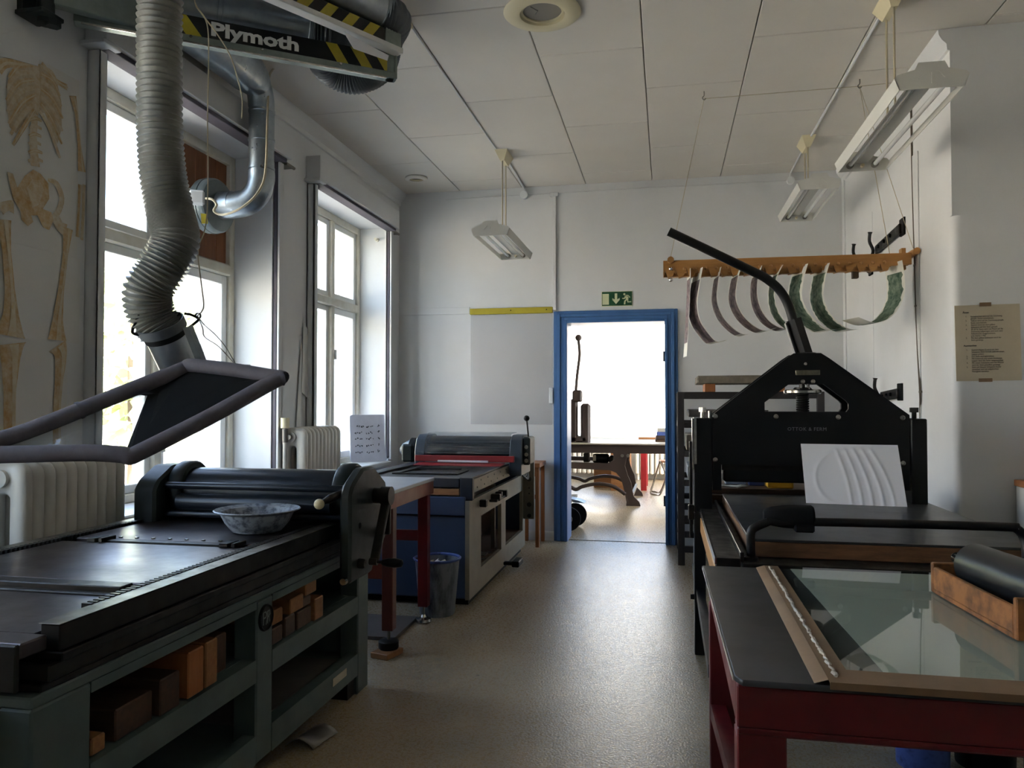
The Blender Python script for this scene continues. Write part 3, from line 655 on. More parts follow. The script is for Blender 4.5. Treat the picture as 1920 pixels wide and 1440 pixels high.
box(bm, x1, x1+.06, 5.5, 5.85, .622, .64, .004)
obj('clamp', bm, M['darksteel'], pb)
bm = BM(); box(bm, x1, x1+.12, 6.0, 6.05, .06, .085, .004); box(bm, x1+.07, x1+.13, 5.98, 6.16, .05, .095, .006); obj('pedal', bm, M['darksteel'], pb)
def hous(xa, xb):
    bm = BM(); p = [(6.08, .76), (6.08, .95), (6.12, 1.05), (6.2, 1.085), (6.4, 1.085), (6.48, 1.04), (6.5, .95), (6.5, .76)]
    prism(bm, [(xa, y, z) for y, z in p], (xb-xa, 0, 0), .008); return obj('housing', bm, M['bluegrey'], pb)
M['bluegrey'] = mat('blue_grey_paint', '#3b4754', .4, col2='#2f3944', scale=9)
hous(-2.05, -1.96); hous(-1.25, -1.15)
bm = BM(); cyl(bm, (-1.96, 6.3, .985), (-1.25, 6.3, .985), .085, 32); obj('roller', bm, M['rollerblack'], pb)
for yy, zz, r in ((6.16, .96, .028), (6.14, 1.02, .012), (6.42, 1.0, .03)):
    bm = BM(); cyl(bm, (-1.96, yy, zz), (-1.25, yy, zz), r, 16); obj('rider_roller', bm, M['rollerblack'], pb)
bm = BM(); P = [(6.07, .935), (6.075, 1.0), (6.11, 1.06), (6.18, 1.1), (6.4, 1.1)]; Q = [(y+.004, z-.004) for y, z in P]
prism(bm, [(-1.96, y, z) for y, z in P+Q[::-1]], (.71, 0, 0)); obj('roller_guard', bm, M['acrylic'], pb)
bm = BM(); box(bm, -2.03, -1.2, 6.03, 6.06, .872, .922, .004); obj('safety_bar', bm, M['redbar'], pb)
bm = BM(); prism(bm, [(-2.0, 5.9, .848), (-2.0, 6.06, .858), (-2.0, 6.06, .864), (-2.0, 5.9, .854)], (.72, 0, 0)); obj('delivery_tray', bm, M['redbar'], pb)
bm = BM(); box(bm, -1.83, -1.41, 6.012, 6.03, .868, .884, .002); tag(obj('ruler', bm, M['paper'], None), 'white strip lying against the red bar of the proof press', 'ruler')
bm = BM(); lathe(bm, [(0, 0), (.08, 0), (.1, .02), (.1, .1), (.085, .12), (.06, .17), (.02, .2), (0, .2)], (-2.05, 6.3, .945), (-1, 0, 0), 22); mo = obj('motor', bm, M['bluegrey'], pb)
for k in range(5):
    bm = BM(); lathe(bm, [(.1, 0), (.106, 0), (.106, .006), (.1, .006)], (-2.075-.016*k, 6.3, .945), (-1, 0, 0), 22, closed=True); obj('fin', bm, M['tealdark'], mo)
bm = BM(); box(bm, -2.2, -2.1, 6.18, 6.26, .85, 1.0, .015); obj('terminal_box', bm, M['tealdark'], mo)
bm = BM(); box(bm, -1.15, -1.09, 6.14, 6.38, .845, 1.07, .012); sw = obj('control_box', bm, M['tealdark'], pb)
bm = BM(); cyl(bm, (-1.12, 6.25, 1.05), (-1.135, 6.25, 1.205), .007, 10); lv = obj('control_lever', bm, M['darksteel'], sw)
bm = BM(); sph(bm, (-1.137, 6.25, 1.222), .025); obj('lever_ball', bm, M['darksteel'], pb)
for zz in (.88, .93, .99):
    bm = BM(); lathe(bm, [(0, .01), (.014, .01), (.016, 0), (0, 0)], (-1.12, 6.14, zz), (0, -1, 0), 10); obj('switch_knob', bm, M['creamgrey'], sw)
bm = BM(); box(bm, x1, -1.18, 6.86, 6.9, .3, .84, .004); pl = obj('bracket_plate', bm, mat('machine_grey', '#6d675c', .5, col2='#57524a', scale=10), pb)
for zz, r in ((.66, .035), (.58, .012), (.53, .012), (.43, .035), (.33, .03)):
    bm = BM(); lathe(bm, [(0, .002), (r*.6, .002), (r*.6, 0), (0, 0)], (-1.225, 6.86, zz), (0, -1, 0), 14); obj('hole', bm, M['blackmatte'], pl)
bm = BM()
for k in range(5): tube(bm, spline([(-1.2, 6.3, .84), (-1.18-.01*k, 6.33, .78), (-1.21+.012*k, 6.45, .74-.01*k), (-1.22, 6.75, .78)], 5), .006, 6)
obj('cable', bm, M['black'], pb)

# ------------------------------------------------------------------ small red table between the presses
t = thing('work_table', 'small red-brown table with a pale grey top between the two presses', 'table', (-1.9, 4.25, 0))
bm = BM(); box(bm, -2.33, -1.43, 3.85, 4.635, .862, .882, .003); obj('tabletop', bm, mat('pale_grey_top', '#aeb4bd', .35, col2='#9aa0aa', scale=5), t)
bm = BM(); box(bm, -2.32, -1.436, 3.85, 3.875, .785, .861); box(bm, -2.32, -1.436, 4.61, 4.635, .785, .861); box(bm, -1.465, -1.436, 3.875, 4.61, .785, .861); box(bm, -2.32, -2.29, 3.875, 4.61, .785, .861); obj('apron', bm, M['redbrown'], t)
for xx in (-1.503, -2.25):
    for yy in (3.92, 4.525):
        bm = BM(); box(bm, xx, xx+.062, yy, yy+.06, .1 if yy > 4 else .13, .785, .003); lg = obj('leg', bm, M['redleg'] if yy < 4 else M['red'], t)
        zb = .03 if (yy < 4 and xx > -2) else 0
        bm = BM(); cyl(bm, (xx+.03, yy+.03, zb+.03), (xx+.03, yy+.03, .14), .009, 10); obj('threaded_rod', bm, M['wire'], lg)
        bm = BM(); lathe(bm, [(0, 0), (.045, 0), (.05, .01), (.045, .025), (.02, .035), (.012, .05), (0, .05)] if yy > 4 else [(0, 0), (.05, 0), (.055, .008), (.055, .04), (.045, .048), (.02, .05), (0, .05)], (xx+.03, yy+.03, zb), (0, 0, 1), 20); obj('levelling_foot', bm, M['shinysteel'] if yy > 4 else M['darksteel'], lg)
bm = BM(); box(bm, -2.19, -1.503, 4.54, 4.57, .5, .565, .003); obj('stretcher', bm, M['red'], t)
bm = BM(); box(bm, -2.19, -1.503, 3.935, 3.965, .40, .485, .003); obj('stretcher', bm, M['redbrown'], t)
bm = BM(); prism(bm, [(-1.545, 3.87, 0), (-1.44, 3.84, 0), (-1.4, 3.98, 0), (-1.515, 4.01, 0)], (0, 0, .03), .003)
tag(obj('wood_pad', bm, M['wood'], None), 'small worn wooden pad under the near foot of the small red table', 'wood pad')
bm = BM(); prism(bm, [(-2.1, 4.17, 0), (-1.515, 4.16, 0), (-1.525, 4.6, 0), (-2.1, 4.6, 0)], (0, 0, .022), .002)
tag(obj('floor_board', bm, M['cardgrey'], None), 'flat dark grey board lying on the floor under the small red table', 'board')
t = thing('waste_bin', 'ink-splashed metal waste bin in front of the blue press', 'bin', (-1.45, 4.765, 0))
bm = BM(); lathe(bm, [(0, .0), (.108, 0), (.112, .006), (.142, .345), (.139, .345), (.109, .01), (0, .01)], (-1.45, 4.765, 0), (0, 0, 1), 40); obj('body', bm, M['bin'], t)
bm = BM(); lathe(bm, [(.142, .343), (.152, .349), (.155, .357), (.148, .362), (.14, .354)], (-1.45, 4.765, 0), (0, 0, 1), 40, closed=True); obj('rim', bm, M['bluepaint'], t)
for k in range(4):
    bm = BM(); c = V((-1.45+.04*math.cos(k*1.7), 4.765+.04*math.sin(k*1.7), .3)); sph(bm, c, .035, 8)
    for v in bm.verts: v.co += V((random.uniform(-.01, .01),)*3)
    tag(obj('crumpled_paper', bm, M['paper' if k % 2 else 'aged'], t), kind='stuff')
t = thing('side_table', 'narrow orange pine stand against the back wall beside the blue door frame', 'stand', (-1.27, 7.3, 0))
bm = BM(); box(bm, -1.38, -1.165, 7.08, 7.46, .745, .785, .003); obj('top', bm, M['woodorange'], t)
for xx in (-1.37, -1.21):
    for yy in (7.1, 7.42):
        bm = BM(); box(bm, xx, xx+.035, yy, yy+.03, 0, .745, .003); obj('leg', bm, M['woodorange'], t)
bm = BM(); box(bm, -1.335, -1.21, 7.11, 7.125, .66, .745); obj('apron', bm, M['woodorange'], t)
bm = BM(); box(bm, -1.335, -1.21, 7.11, 7.125, .45, .49); obj('stretcher', bm, M['woodorange'], t)

# ------------------------------------------------------------------ on the back wall
t = thing('exit_sign', 'green emergency exit sign with door, arrow and running figure above the doorway', 'sign', (-.47, YB, 2.36))
A = V((-.62, YB-.006, 2.287)); sw, sh_ = .298, .146
bm = BM(); box(bm, A.x, A.x+sw, YB-.006, YB, A.z, A.z+sh_, .001); obj('plate', bm, M['signcream'], t)
bm = BM(); box(bm, A.x+.004, A.x+sw-.004, YB-.0075, YB-.006, A.z+.006, A.z+sh_-.004); obj('green_field', bm, M['green'], t)
def sgn(polys, name):
    bm = BM()
    for p in polys: prism(bm, [(A.x+u*sw, YB-.0075, A.z+v*sh_) for u, v in p], (0, -.0012, 0))
    obj(name, bm, M['signcream'], t)
sgn([[(.03, .12), (.24, .12), (.24, .84), (.03, .84)]], 'door_symbol')
sgn([[(.43, .86), (.51, .86), (.51, .45), (.59, .56), (.59, .43), (.47, .15), (.35, .43), (.35, .56), (.43, .45)]], 'arrow_symbol')
bm = BM()
def limb(pts, w): ribbon(bm, [(A.x+u*sw, YB-.0088, A.z+v*sh_) for u, v in pts], w, (0, -1, 0))
lathe(bm, [(0, .0012), (.0105, .0012), (.0105, 0), (0, 0)], (A.x+.74*sw, YB-.0075, A.z+.79*sh_), (0, -1, 0), 14)
limb([(.78, .68), (.845, .47)], .026); limb([(.79, .72), (.86, .70), (.92, .56)], .011); limb([(.78, .70), (.745, .51), (.67, .51)], .011)
limb([(.83, .46), (.76, .34), (.745, .12)], .014); limb([(.85, .46), (.85, .27), (.96, .28)], .012)
obj('running_figure', bm, M['signcream'], t, recalc=False)
t = thing('film_sheet', 'large translucent film sheet hanging on the back wall under a yellow strip', 'sheet', (-1.52, YB, 1.135))
bm = BM(); g = []
for i in range(13):
    row = []
    for j in range(15):
        u, v = i/12, j/14; row.append(bm.verts.new((-1.935+.83*u, YB-.006-.01*(1-v)*abs(math.sin(u*5+v*3))-.003*math.sin(v*9), 1.135+1.12*v)))
    g.append(row)
for i in range(12):
    for j in range(14): face(bm, (g[i][j], g[i+1][j], g[i+1][j+1], g[i][j+1]))
o = obj('sheet', bm, glass('film', (.93, .93, .93), haze=.28, hazecol=(.66, .66, .66)), t)
bm = BM(); box(bm, -1.94, -1.1, YB-.026, YB-.0012, 2.236, 2.296, .003); obj('clamp_strip', bm, M['yellowstrip'], t)
for xx in (-1.52, -1.16):
    bm = BM(); lathe(bm, [(0, .003), (.006, .002), (.006, 0), (0, 0)], (xx, YB-.026, 2.27), (0, -1, 0), 8); obj('screw', bm, M['blackmatte'], t)
t = thing('cable_conduit', 'white cable conduit running down the back wall to the door frame', 'conduit', (-1.08, YB, 2.25))
bm = BM(); box(bm, -1.098, -1.066, YB-.022, YB-.0012, 2.262, 3.4, .003); obj('channel', bm, M['wall'], t)
bm = BM(); box(bm, -1.125, -1.04, YB-.03, YB-.0012, 3.39, 3.43, .004); obj('junction_box', bm, M['wall'], t)
bm = BM(); tube(bm, [(-2.2, YB-.01, 3.415), (-1.9, YB-.01, 3.42), (-.5, YB-.01, 3.425), (.6, YB-.01, 3.425), (1.3, YB-.01, 3.42)], .004, 6); obj('cable', bm, M['wall'], t)
bm = BM(); box(bm, -1.135, -1.095, YB-.03, YB, 1.34, 1.5, .006); tag(obj('light_switch', bm, M['whiteplastic'], None), 'white double light switch on the wall beside the blue door frame', 'switch')
# torn paper hanging on the pier
bm = BM(); prism(bm, [(-2.690,5.333,1.852), (-2.690,5.346,1.571), (-2.690,5.317,1.172), (-2.690,5.258,1.173)], (.002, 0, 0))
prism(bm, [(-2.685,5.356,1.954), (-2.685,5.555,1.829), (-2.685,5.553,1.330), (-2.685,5.329,1.431)], (.002, 0, 0))
tag(obj('torn_paper', bm, M['skelpaper'], None), 'torn pale paper hanging on the pier between the two windows', 'paper')

# ------------------------------------------------------------------ extraction arm with its hose and hood
ea = thing('extraction_arm', 'folding fume extraction arm with striped beams, corrugated hose and tilted grey hood', 'extraction arm', (-2.64, 2.78, 2.9))
d1 = V((.81, .586, 0)).normalized(); n1 = V((d1.y, -d1.x, 0)); P0 = V((-2.6, 2.92, 0)); J = P0+d1*1.487
UP = V((0, 0, 1))
# wall bracket
bm = BM(); obox(bm, (-2.685, 2.8, 3.22), (.03, .12, .44), bev=.004); cyl(bm, (-2.6, 2.79, 2.97), (-2.6, 2.79, 3.42), .035, 16)
obox(bm, (-2.62, 2.78, 3.0), (.14, .12, .02), bev=.004); obox(bm, (-2.62, 2.78, 3.3), (.14, .15, .02), bev=.004); lathe(bm, [(0, 0), (.03, 0), (.03, .03), (0, .03)], (-2.57, 2.8, 2.96), (0, 0, 1), 6)
obj('wall_bracket', bm, M['tealdark'], ea)
bm = BM(); a = V((-2.6, 2.8, 3.1)); bar(bm, a, P0+d1*.4+UP*3.1, .05, .12, bev=.004); obj('pivot_bar', bm, M['greygreen'], ea)
# lower beam
bm = BM(); bar(bm, P0+d1*.02+UP*3.037, J+UP*3.037, .06, .034, bev=.003); bm2 = bm; lb_ = obj('lower_beam', bm, M['greygreen'], ea)
bm = BM(); bar(bm, P0+d1*.05+UP*3.0175+n1*.028, J-d1*.05+UP*3.0175+n1*.028, .006, .008); obj('beam_edge', bm, M['shinysteel'], lb_)
b0 = P0+d1*.38; L1 = (J-b0).length; zb, zt_ = 3.055, 3.152
bm = BM(); bar(bm, b0+UP*(zb+zt_)/2, J+UP*(zb+zt_)/2, .03, zt_-zb, bev=.002); sb = obj('sign_band', bm, M['signblack'], ea)
def stripe(org, d, n, s0, s1, z0, z1, slant, mm, par, lim):
    pts = [(s0, z1), (s1, z1), (s1+slant, z0), (s0+slant, z0)]
    pts = [(min(max(s, 0), lim), z) for s, z in pts]
    bm = BM(); prism(bm, [org+d*s+n*.0152+UP*z for s, z in pts], n*.0006); obj('stripe', bm, M[mm], par)
for s0 in (.775, .905, 1.03): stripe(b0, d1, n1, s0*L1/1.15, (s0+.06)*L1/1.15, zb+.002, zt_-.002, .06, 'signyellow', sb, L1-.004)
stripe(b0, d1, n1, .03, .10, zb+.002, zt_-.002, .07, 'signyellow', sb, L1)
text('lettering', 'Plymoth', .09, M['signwhite'], sb, b0+d1*.205+n1*.0155+UP*(zb+.022), d1, UP, bold=.0034, sx=1.38)
for s in (.5, .82, 1.2):
    bm = BM(); lathe(bm, [(0, .006), (.007, .005), (.007, 0), (0, 0)], P0+d1*s+n1*.03+UP*3.045, n1, 8); obj('screw', bm, M['shinysteel'], lb_)
bm = BM(); lathe(bm, [(0, 0), (.028, 0), (.028, .2), (0, .2)], J+UP*3.02-d1*.02, UP, 18); obox(bm, J+d1*.002+UP*3.12, (.012, .06, .2), d1, n1, UP, .003); obj('joint', bm, M['greygreen'], ea)
# upper beam
E_ = V((-2.02, 2.75, 0)); d2 = (E_-J).normalized(); n2 = V((d2.y, -d2.x, 0)); n2 = n2 if n2.x*0+n2.y < 0 and n2.x > 0 else -n2
n2 = V((-d2.y, d2.x, 0))
if n2.x < 0: n2 = -n2
L2 = (E_-J).length; o2 = J+n2*.045
bm = BM(); bar(bm, o2+UP*3.155, o2+d2*L2+UP*3.155, .06, .028, bev=.003); ub = obj('upper_beam', bm, M['signwhite'], ea)
bm = BM(); bar(bm, o2+UP*3.205, o2+d2*L2+UP*3.205, .03, .07, bev=.002); sb2 = obj('sign_band', bm, M['signblack'], ea)
for k in range(9): stripe(o2, d2, n2, .14+.125*k, .2+.125*k, 3.172, 3.239, .05, 'signyellow', sb2, L2-.004)
bm = BM(); obox(bm, o2+d2*.06+UP*3.2+n2*.018, (.1, .012, .085), d2, n2, UP, .002); obj('end_plate', bm, M['greygreen'], ea)
bm = BM(); prism(bm, [o2+d2*.36+UP*3.135+n2*.01, o2+d2*.08+UP*3.11+n2*.01, o2+d2*.09+UP*3.08+n2*.01, o2+d2*.30+UP*3.07+n2*.01], n2*.001); obj('paper_flap', bm, M['paper'], ea)
# rigid pipes
def corr(name, pts, r, pitch, m, amp, n=28, seg=10, parent=None, sag=None):
    P = resample(spline(pts, seg), pitch/3); R = [r+amp*(1, .25, -1)[i % 3] if 0 < i < len(P)-1 else r for i in range(len(P))]
    bm = BM(); tube(bm, P, R, n); return obj(name, bm, m, parent, 80)
nb = -n1
pz = 3.255
bm = BM(); a = P0+d1*.30+nb*.1+UP*pz; b = P0+d1*1.08+nb*.1+UP*pz; cyl(bm, a, b, .098, 32); obj('rigid_pipe', bm, M['galv'], ea)
for s in (.62, 1.05):
    bm = BM(); c = P0+d1*s+nb*.1+UP*pz; lathe(bm, [(.098, 0), (.102, .004), (.102, .02), (.098, .024)], c, d1, 32, closed=True); obj('pipe_seam', bm, M['galv'], ea)
q = P0+d1*1.08+nb*.1+UP*pz
up0 = J+n2*.02+d2*.08+UP*3.345
corr('flexible_bend', [q, q+d1*.12, (-1.828,3.818,3.281), (-1.839,3.991,3.231), (-1.729,4.054,3.203), (-1.579,4.022,3.240), (-1.473,3.858,3.310), up0-d2*.05, up0+d2*.04], .095, .016, M['hosedark'], .005, parent=ea)
bm = BM(); cyl(bm, up0, up0+d2*.95, .1, 32); obj('rigid_pipe', bm, M['galv'], ea)
bm = BM(); lathe(bm, [(.1, 0), (.104, .004), (.104, .02), (.1, .024)], up0+d2*.03, d2, 32, closed=True); obj('pipe_seam', bm, M['galv'], ea)
corr('flexible_inlet', [(-2.5, 2.84, 3.45), (-2.46, 2.95, 3.36), P0+d1*.2+nb*.07+UP*3.275, P0+d1*.31+nb*.1+UP*pz], .095, .02, M['hosedark'], .005, parent=ea)
# long hanging hose
H = [up0+d2*.92, up0+d2*1.02, V((-2.045, 2.72, 3.32)), (-2.025,2.753,3.083), (-2.039,2.775,2.875), (-2.040,2.781,2.656), (-2.039,2.786,2.458), (-2.027,2.793,2.283), (-2.000,2.802,2.138), (-1.960,2.782,2.009), (-1.999,2.747,1.888), (-2.052,2.738,1.796), (-2.057,2.770,1.709), (-2.024,2.799,1.641)]
H = [V(h) for h in H]
P = spline(H, 40); hs_, hr_ = [], []; acc = 0; nxt = 0; k = 0
for a, b in zip(P, P[1:]):
    L = (b-a).length
    while nxt <= acc+L:
        p = a.lerp(b, (nxt-acc)/L if L else 0); f = min(max((2.55-p.z)/.45, 0), 1); pitch = .0255*(1-f)+.0165*f
        hs_.append(p); hr_.append(.0835+.003*f+(.006+.0022*f)*(1, .55, -.6, -1, -.3)[k % 5]); k += 1; nxt += pitch/5
    acc += L
bm = BM(); tube(bm, hs_, hr_, 32); obj('corrugated_hose', bm, M['hose'], ea, 80)
# spigot, clamps
s0, s1 = V((-2.020,2.800,1.641)), V((-2.012,2.897,1.501)); sd_ = (s1-s0).normalized()
bm = BM(); cyl(bm, s0, s1, .08, 32); sp = obj('spigot', bm, M['galv'], ea)
bm = BM(); lathe(bm, [(.09, -.045), (.0945, -.045), (.0945, -.005), (.09, -.005)], s0, sd_, 32, closed=True); obj('hose_clamp', bm, M['hosedark'], ea)
bm = BM(); lathe(bm, [(.081, .0), (.085, .0), (.085, .022), (.081, .022)], s0, sd_, 32, closed=True); obj('clamp_band', bm, M['blackmatte'], sp)
for q0, q1, q2 in (((-2.064,2.741,1.615), (-2.100,2.712,1.635), (-2.051,2.690,1.700)), ((-1.956,2.863,1.659), (-1.912,2.871,1.699), (-1.958,2.841,1.719))):
    q0, q1, q2 = V(q0), V(q1), V(q2); bm = BM(); tube(bm, spline([q0, q0.lerp(q1, .6)+UP*-.004, q1, q1.lerp(q2, .5)+UP*.006, q2], 6), .006, 8); obj('strap_loop', bm, M['black'], ea)
bm = BM(); a = V((-1.901,2.783,1.659)); b = V((-1.864,2.824,1.518)); bar(bm, a, b, .04, .006, n1); bar(bm, a+V((.012, 0, 0)), b+V((.012, 0, 0)), .012, .012, n1); obj('damper_plate', bm, M['galv'], sp)
# hood: padded rim, black plate, clear side
A_, B_, C_, D_ = V((-1.503,2.797,1.447)), V((-1.891,2.758,1.489)), V((-2.302,2.213,1.188)), V((-1.866,2.404,1.160)); C2 = V((-2.285,2.197,1.177))
def hoodpath(): return
rim = [B_, B_.lerp(A_, .08)+UP*.012, B_.lerp(A_, .5)+UP*.012, B_.lerp(A_, .9)+UP*.004, A_+V((.012, 0, 0)), A_.lerp(D_, .05), A_.lerp(D_, .5)-UP*.008, A_.lerp(D_, .93)-UP*.004, D_, D_.lerp(C2, .06)+UP*.006, D_.lerp(C2, .3)+UP*.01, D_.lerp(C2, .8), C2, C_+V((-.05, 0, .02)), C_+UP*.02, C_.lerp(B_, .2), C_.lerp(B_, .6), C_.lerp(B_, .93)]
bm = BM(); tube(bm, spline(rim, 6, closed=True), .03, 14, closed=True); obj('padded_rim', bm, M['foam'], ea, 60)
bm = BM(); c = C_.lerp(B_, .44); lathe(bm, [(.0305, 0), (.033, 0), (.033, .012), (.0305, .012)], c, B_-C_, 16, closed=True); obj('rim_joint', bm, M['foam'], ea)
apx = V((-1.954,2.827,1.493))
nh = (A_-B_).cross(C_-B_).normalized(); nh = nh if nh.z > 0 else -nh
K1, K2, K3 = V((-2.081,2.661,1.384)), V((-1.973,2.642,1.377)), V((-1.900,2.428,1.171))
bm = BM(); prism(bm, [B_, A_, D_, K3, K2, K1], nh*.006); obj('hood_plate', bm, M['blackmatte'], ea)
bm = BM(); face(bm, [bm.verts.new(v) for v in (K1, K2, K3, D_.lerp(C2, .1), C2, C_)]); o = obj('clear_panel', bm, M['acrylic'], ea); o.modifiers.new('t', 'SOLIDIFY').thickness = .003
bm = BM(); a = V((-1.716,2.885,1.493)); bar(bm, a-V((.03, .01, 0)), a+V((.03, .01, 0)), .008, .03, bev=.002); hb = obj('wire_bracket', bm, M['greygreen'], ea)
def wire(name, pts, r, m, par):
    bm = BM(); tube(bm, spline(pts, 6), r, 6); return obj(name, bm, m, par)
kn = V((-1.910,2.861,1.711))
wire('hood_wire', [kn, (-1.889,2.867,1.660), (-1.880,2.869,1.623), (-1.818,2.873,1.582), (-1.742,2.880,1.504)], .0022, M['wire'], ea)
wire('hood_wire', [kn, (-1.884,2.867,1.676), (-1.837,2.878,1.632), (-1.788,2.879,1.578), (-1.742,2.880,1.504)], .0022, M['wire'], ea)
bm = BM(); 
for k in range(3): tube(bm, [kn+V((.012*math.cos(q), .004*k, .012*math.sin(q))) for q in [2*PI*i/10 for i in range(10)]], .002, 5, closed=True)
obj('wire_knot', bm, M['wire'], ea)
wire('pull_cord', [(-1.95, 2.85, 3.15), (-1.919,2.837,3.017), (-1.871,2.849,2.928), (-1.865,2.854,2.761), (-1.871,2.859,2.539), (-1.870,2.865,2.295), (-1.879,2.868,2.095), (-1.911,2.864,1.984), (-1.894,2.861,1.849), (-1.884,2.865,1.749), kn], .0028, M['cord'], ea)
wire('pull_cord', [(-1.95, 2.85, 3.15), (-1.919,2.837,3.017), (-1.899,2.842,2.979), (-1.839,2.876,2.893), (-1.798,2.907,2.812), (-1.773,2.925,2.715), (-1.756,2.930,2.637), (-1.758,2.932,2.553)], .0028, M['cord'], ea)

for o in ea.children:
    if o.name.split('.')[0] in ('pivot_bar', 'lower_beam', 'sign_band', 'joint', 'upper_beam', 'end_plate', 'paper_flap', 'rigid_pipe', 'pipe_seam', 'flexible_inlet'): o.location.z += .02

# ------------------------------------------------------------------ duct with fan on the boarded window
du = thing('fan_duct', 'galvanised duct dropping in a U to a round fan on the boarded window', 'duct', (-2.8, 4.35, 2.62))
bm = BM(); tube(bm, spline([(-2.46, 3.42, 3.33), (-2.46, 3.8, 3.335), (-2.465, 4.15, 3.335), (-2.472, 4.31, 3.3), (-2.478, 4.36, 3.2)], 8), [.12]*17+[.12-.005*i for i in range(1, 9)]+[.08]*8, 32); obj('upper_duct', bm, M['galv'], du, 60)
bm = BM(); cyl(bm, (-2.478, 4.363, 3.22), (-2.478, 4.363, 2.76), .077, 32); dp = obj('drop_duct', bm, M['galv'], du)
for z in (3.16, 2.98, 2.8):
    bm = BM(); lathe(bm, [(.077, 0), (.0815, .003), (.0815, .018), (.077, .02)], (-2.478, 4.363, z), (0, 0, 1), 32, closed=True); obj('duct_seam', bm, M['galv'], dp)
bm = BM(); tube(bm, spline([(-2.478, 4.363, 2.79), (-2.478, 4.363, 2.74), (-2.5, 4.36, 2.665), (-2.56, 4.357, 2.61), (-2.64, 4.352, 2.592), (-2.70, 4.35, 2.59)], 6), .082, 32); obj('elbow', bm, M['galv'], du, 60)
bm = BM(); lathe(bm, [(0, 0), (.085, 0), (.085, .1), (.082, .1)], (-2.665, 4.352, 2.592), (-1, 0, 0), 32); obj('collar', bm, M['galv'], du)
bm = BM(); lathe(bm, [(0, 0), (.085, 0), (.16, .02), (.17, .035), (.17, .065), (.175, .067), (.175, .073), (.17, .075), (.17, .11), (.155, .13), (0, .13)], (-2.74, 4.35, 2.592), (-1, .06, 0), 40); fh = obj('fan_housing', bm, mat('fan_grey_metal', '#7d8687', .42, .5, col2='#6a7374', scale=12), du)
bm = BM(); cyl(bm, (-2.86, 4.35, 2.592), (-3.03, 4.36, 2.592), .12, 28); obj('wall_spigot', bm, M['galv'], du)
c = V((-2.724,4.063,2.564)); bm = BM(); obox(bm, c, (.085, .085, .05), (.85, .5, 0), (0, 0, 1), (.5, -.85, 0), .01); jb = obj('junction_box', bm, M['whiteplastic'], du)
bm = BM(); c2 = V((-2.711,4.120,2.452)); obox(bm, c2, (.035, .06, .004), (.85, .5, 0), (-.1, 0, 1), (.5, -.85, 0)); obj('warning_label', bm, M['signyellow'], du)
wire('power_cable', [(-2.654,4.047,2.552), (-2.606,4.037,2.541), (-2.581,4.043,2.510), (-2.597,4.040,2.475), (-2.563,4.048,2.453), (-2.480,4.013,2.447), (-2.388,4.001,2.477), (-2.318,4.013,2.538), (-2.285,4.048,2.633), (-2.295,4.094,2.772), (-2.339,4.181,2.995), (-2.408,4.314,3.247), (-2.473,4.449,3.443), (-2.469,4.550,3.541), (-2.461,4.753,3.639)], .007, M['cord'], du)

# ------------------------------------------------------------------ skeleton drawing on the wall
sk = thing('skeleton_drawing', 'life-size ochre skeleton drawing on tracing paper on the wall by the front window', 'drawing', (XL, 2.85, 1.2))
bm = BM(); xx = XL+.002
for z0, z1, y0, y1 in ((2.025, 2.86, 2.5, 3.1), (1.625, 2.0245, 2.5, 3.12), (1.1, 1.6245, 2.5, 3.05)):
    bm = BM(); box(bm, XL+.0012, XL+.002, y0, y1, z0, z1); obj('paper_sheet', bm, M['skelpaper'], sk)
def skelmat(n, c1, c2):
    return mat(n, c1, .8, col2=c2, scale=34, contrast=.22, detail=9)
och = skelmat('ochre_wash', '#b98f54', '#cfc3a8'); ochl = skelmat('pale_ochre_wash', '#bfa377', '#d2cdbd')
sx = [0]
bonewhite = mat('bone_white', '#d2cbb8', .8, col2='#c8b48c', scale=30, contrast=.2)
def bone(pts, w, m, nm='bone'):
    sx[0] += 1; bm = BM(); k = V((.0004*(sx[0] % 5), 0, 0))
    ribbon(bm, [V(p)+k for p in spline(pts, 4)] if len(pts) > 2 else [V(p)+k for p in pts], w, (1, 0, 0)); return obj(nm, bm, m, sk, recalc=False)
def bl(m, pts, ws, nm='bone'):
    n = (len(pts)-1)*4+1; W_ = []
    for i in range(n):
        f = i/(n-1)*(len(ws)-1); a = int(min(f, len(ws)-2)); W_.append(ws[a]+(ws[a+1]-ws[a])*(f-a))
    bone(pts, W_ if len(pts) > 2 else ws[0], m, nm)
    if m is och and len(pts) > 2: bone([V(p)+V((.0022, .12*ws[0], 0)) for p in pts], [w*.3 for w in W_], bonewhite, 'bone_highlight')
X0 = XL+.0042
bl(ochl, [(-2.694,2.838,2.839), (-2.694,2.852,2.727), (-2.694,2.848,2.608)], [.035, .03, .025], 'sternum')
bl(ochl, [(-2.694,2.843,2.606), (-2.694,2.833,2.497), (-2.694,2.847,2.380)], [.03, .04, .05], 'spine')
RIBL = [((-2.694,2.827,2.818), (-2.694,2.755,2.786), (-2.694,2.702,2.709)), ((-2.694,2.828,2.785), (-2.694,2.750,2.747), (-2.694,2.695,2.661)), ((-2.694,2.831,2.754), (-2.694,2.751,2.707), (-2.694,2.694,2.611)), ((-2.694,2.835,2.722), (-2.694,2.757,2.668), (-2.694,2.697,2.563)), ((-2.694,2.838,2.691), (-2.694,2.769,2.627), (-2.694,2.706,2.517)), ((-2.694,2.842,2.659), (-2.694,2.781,2.585), (-2.694,2.717,2.476)), ((-2.694,2.836,2.625), (-2.694,2.793,2.548), (-2.694,2.729,2.435))]
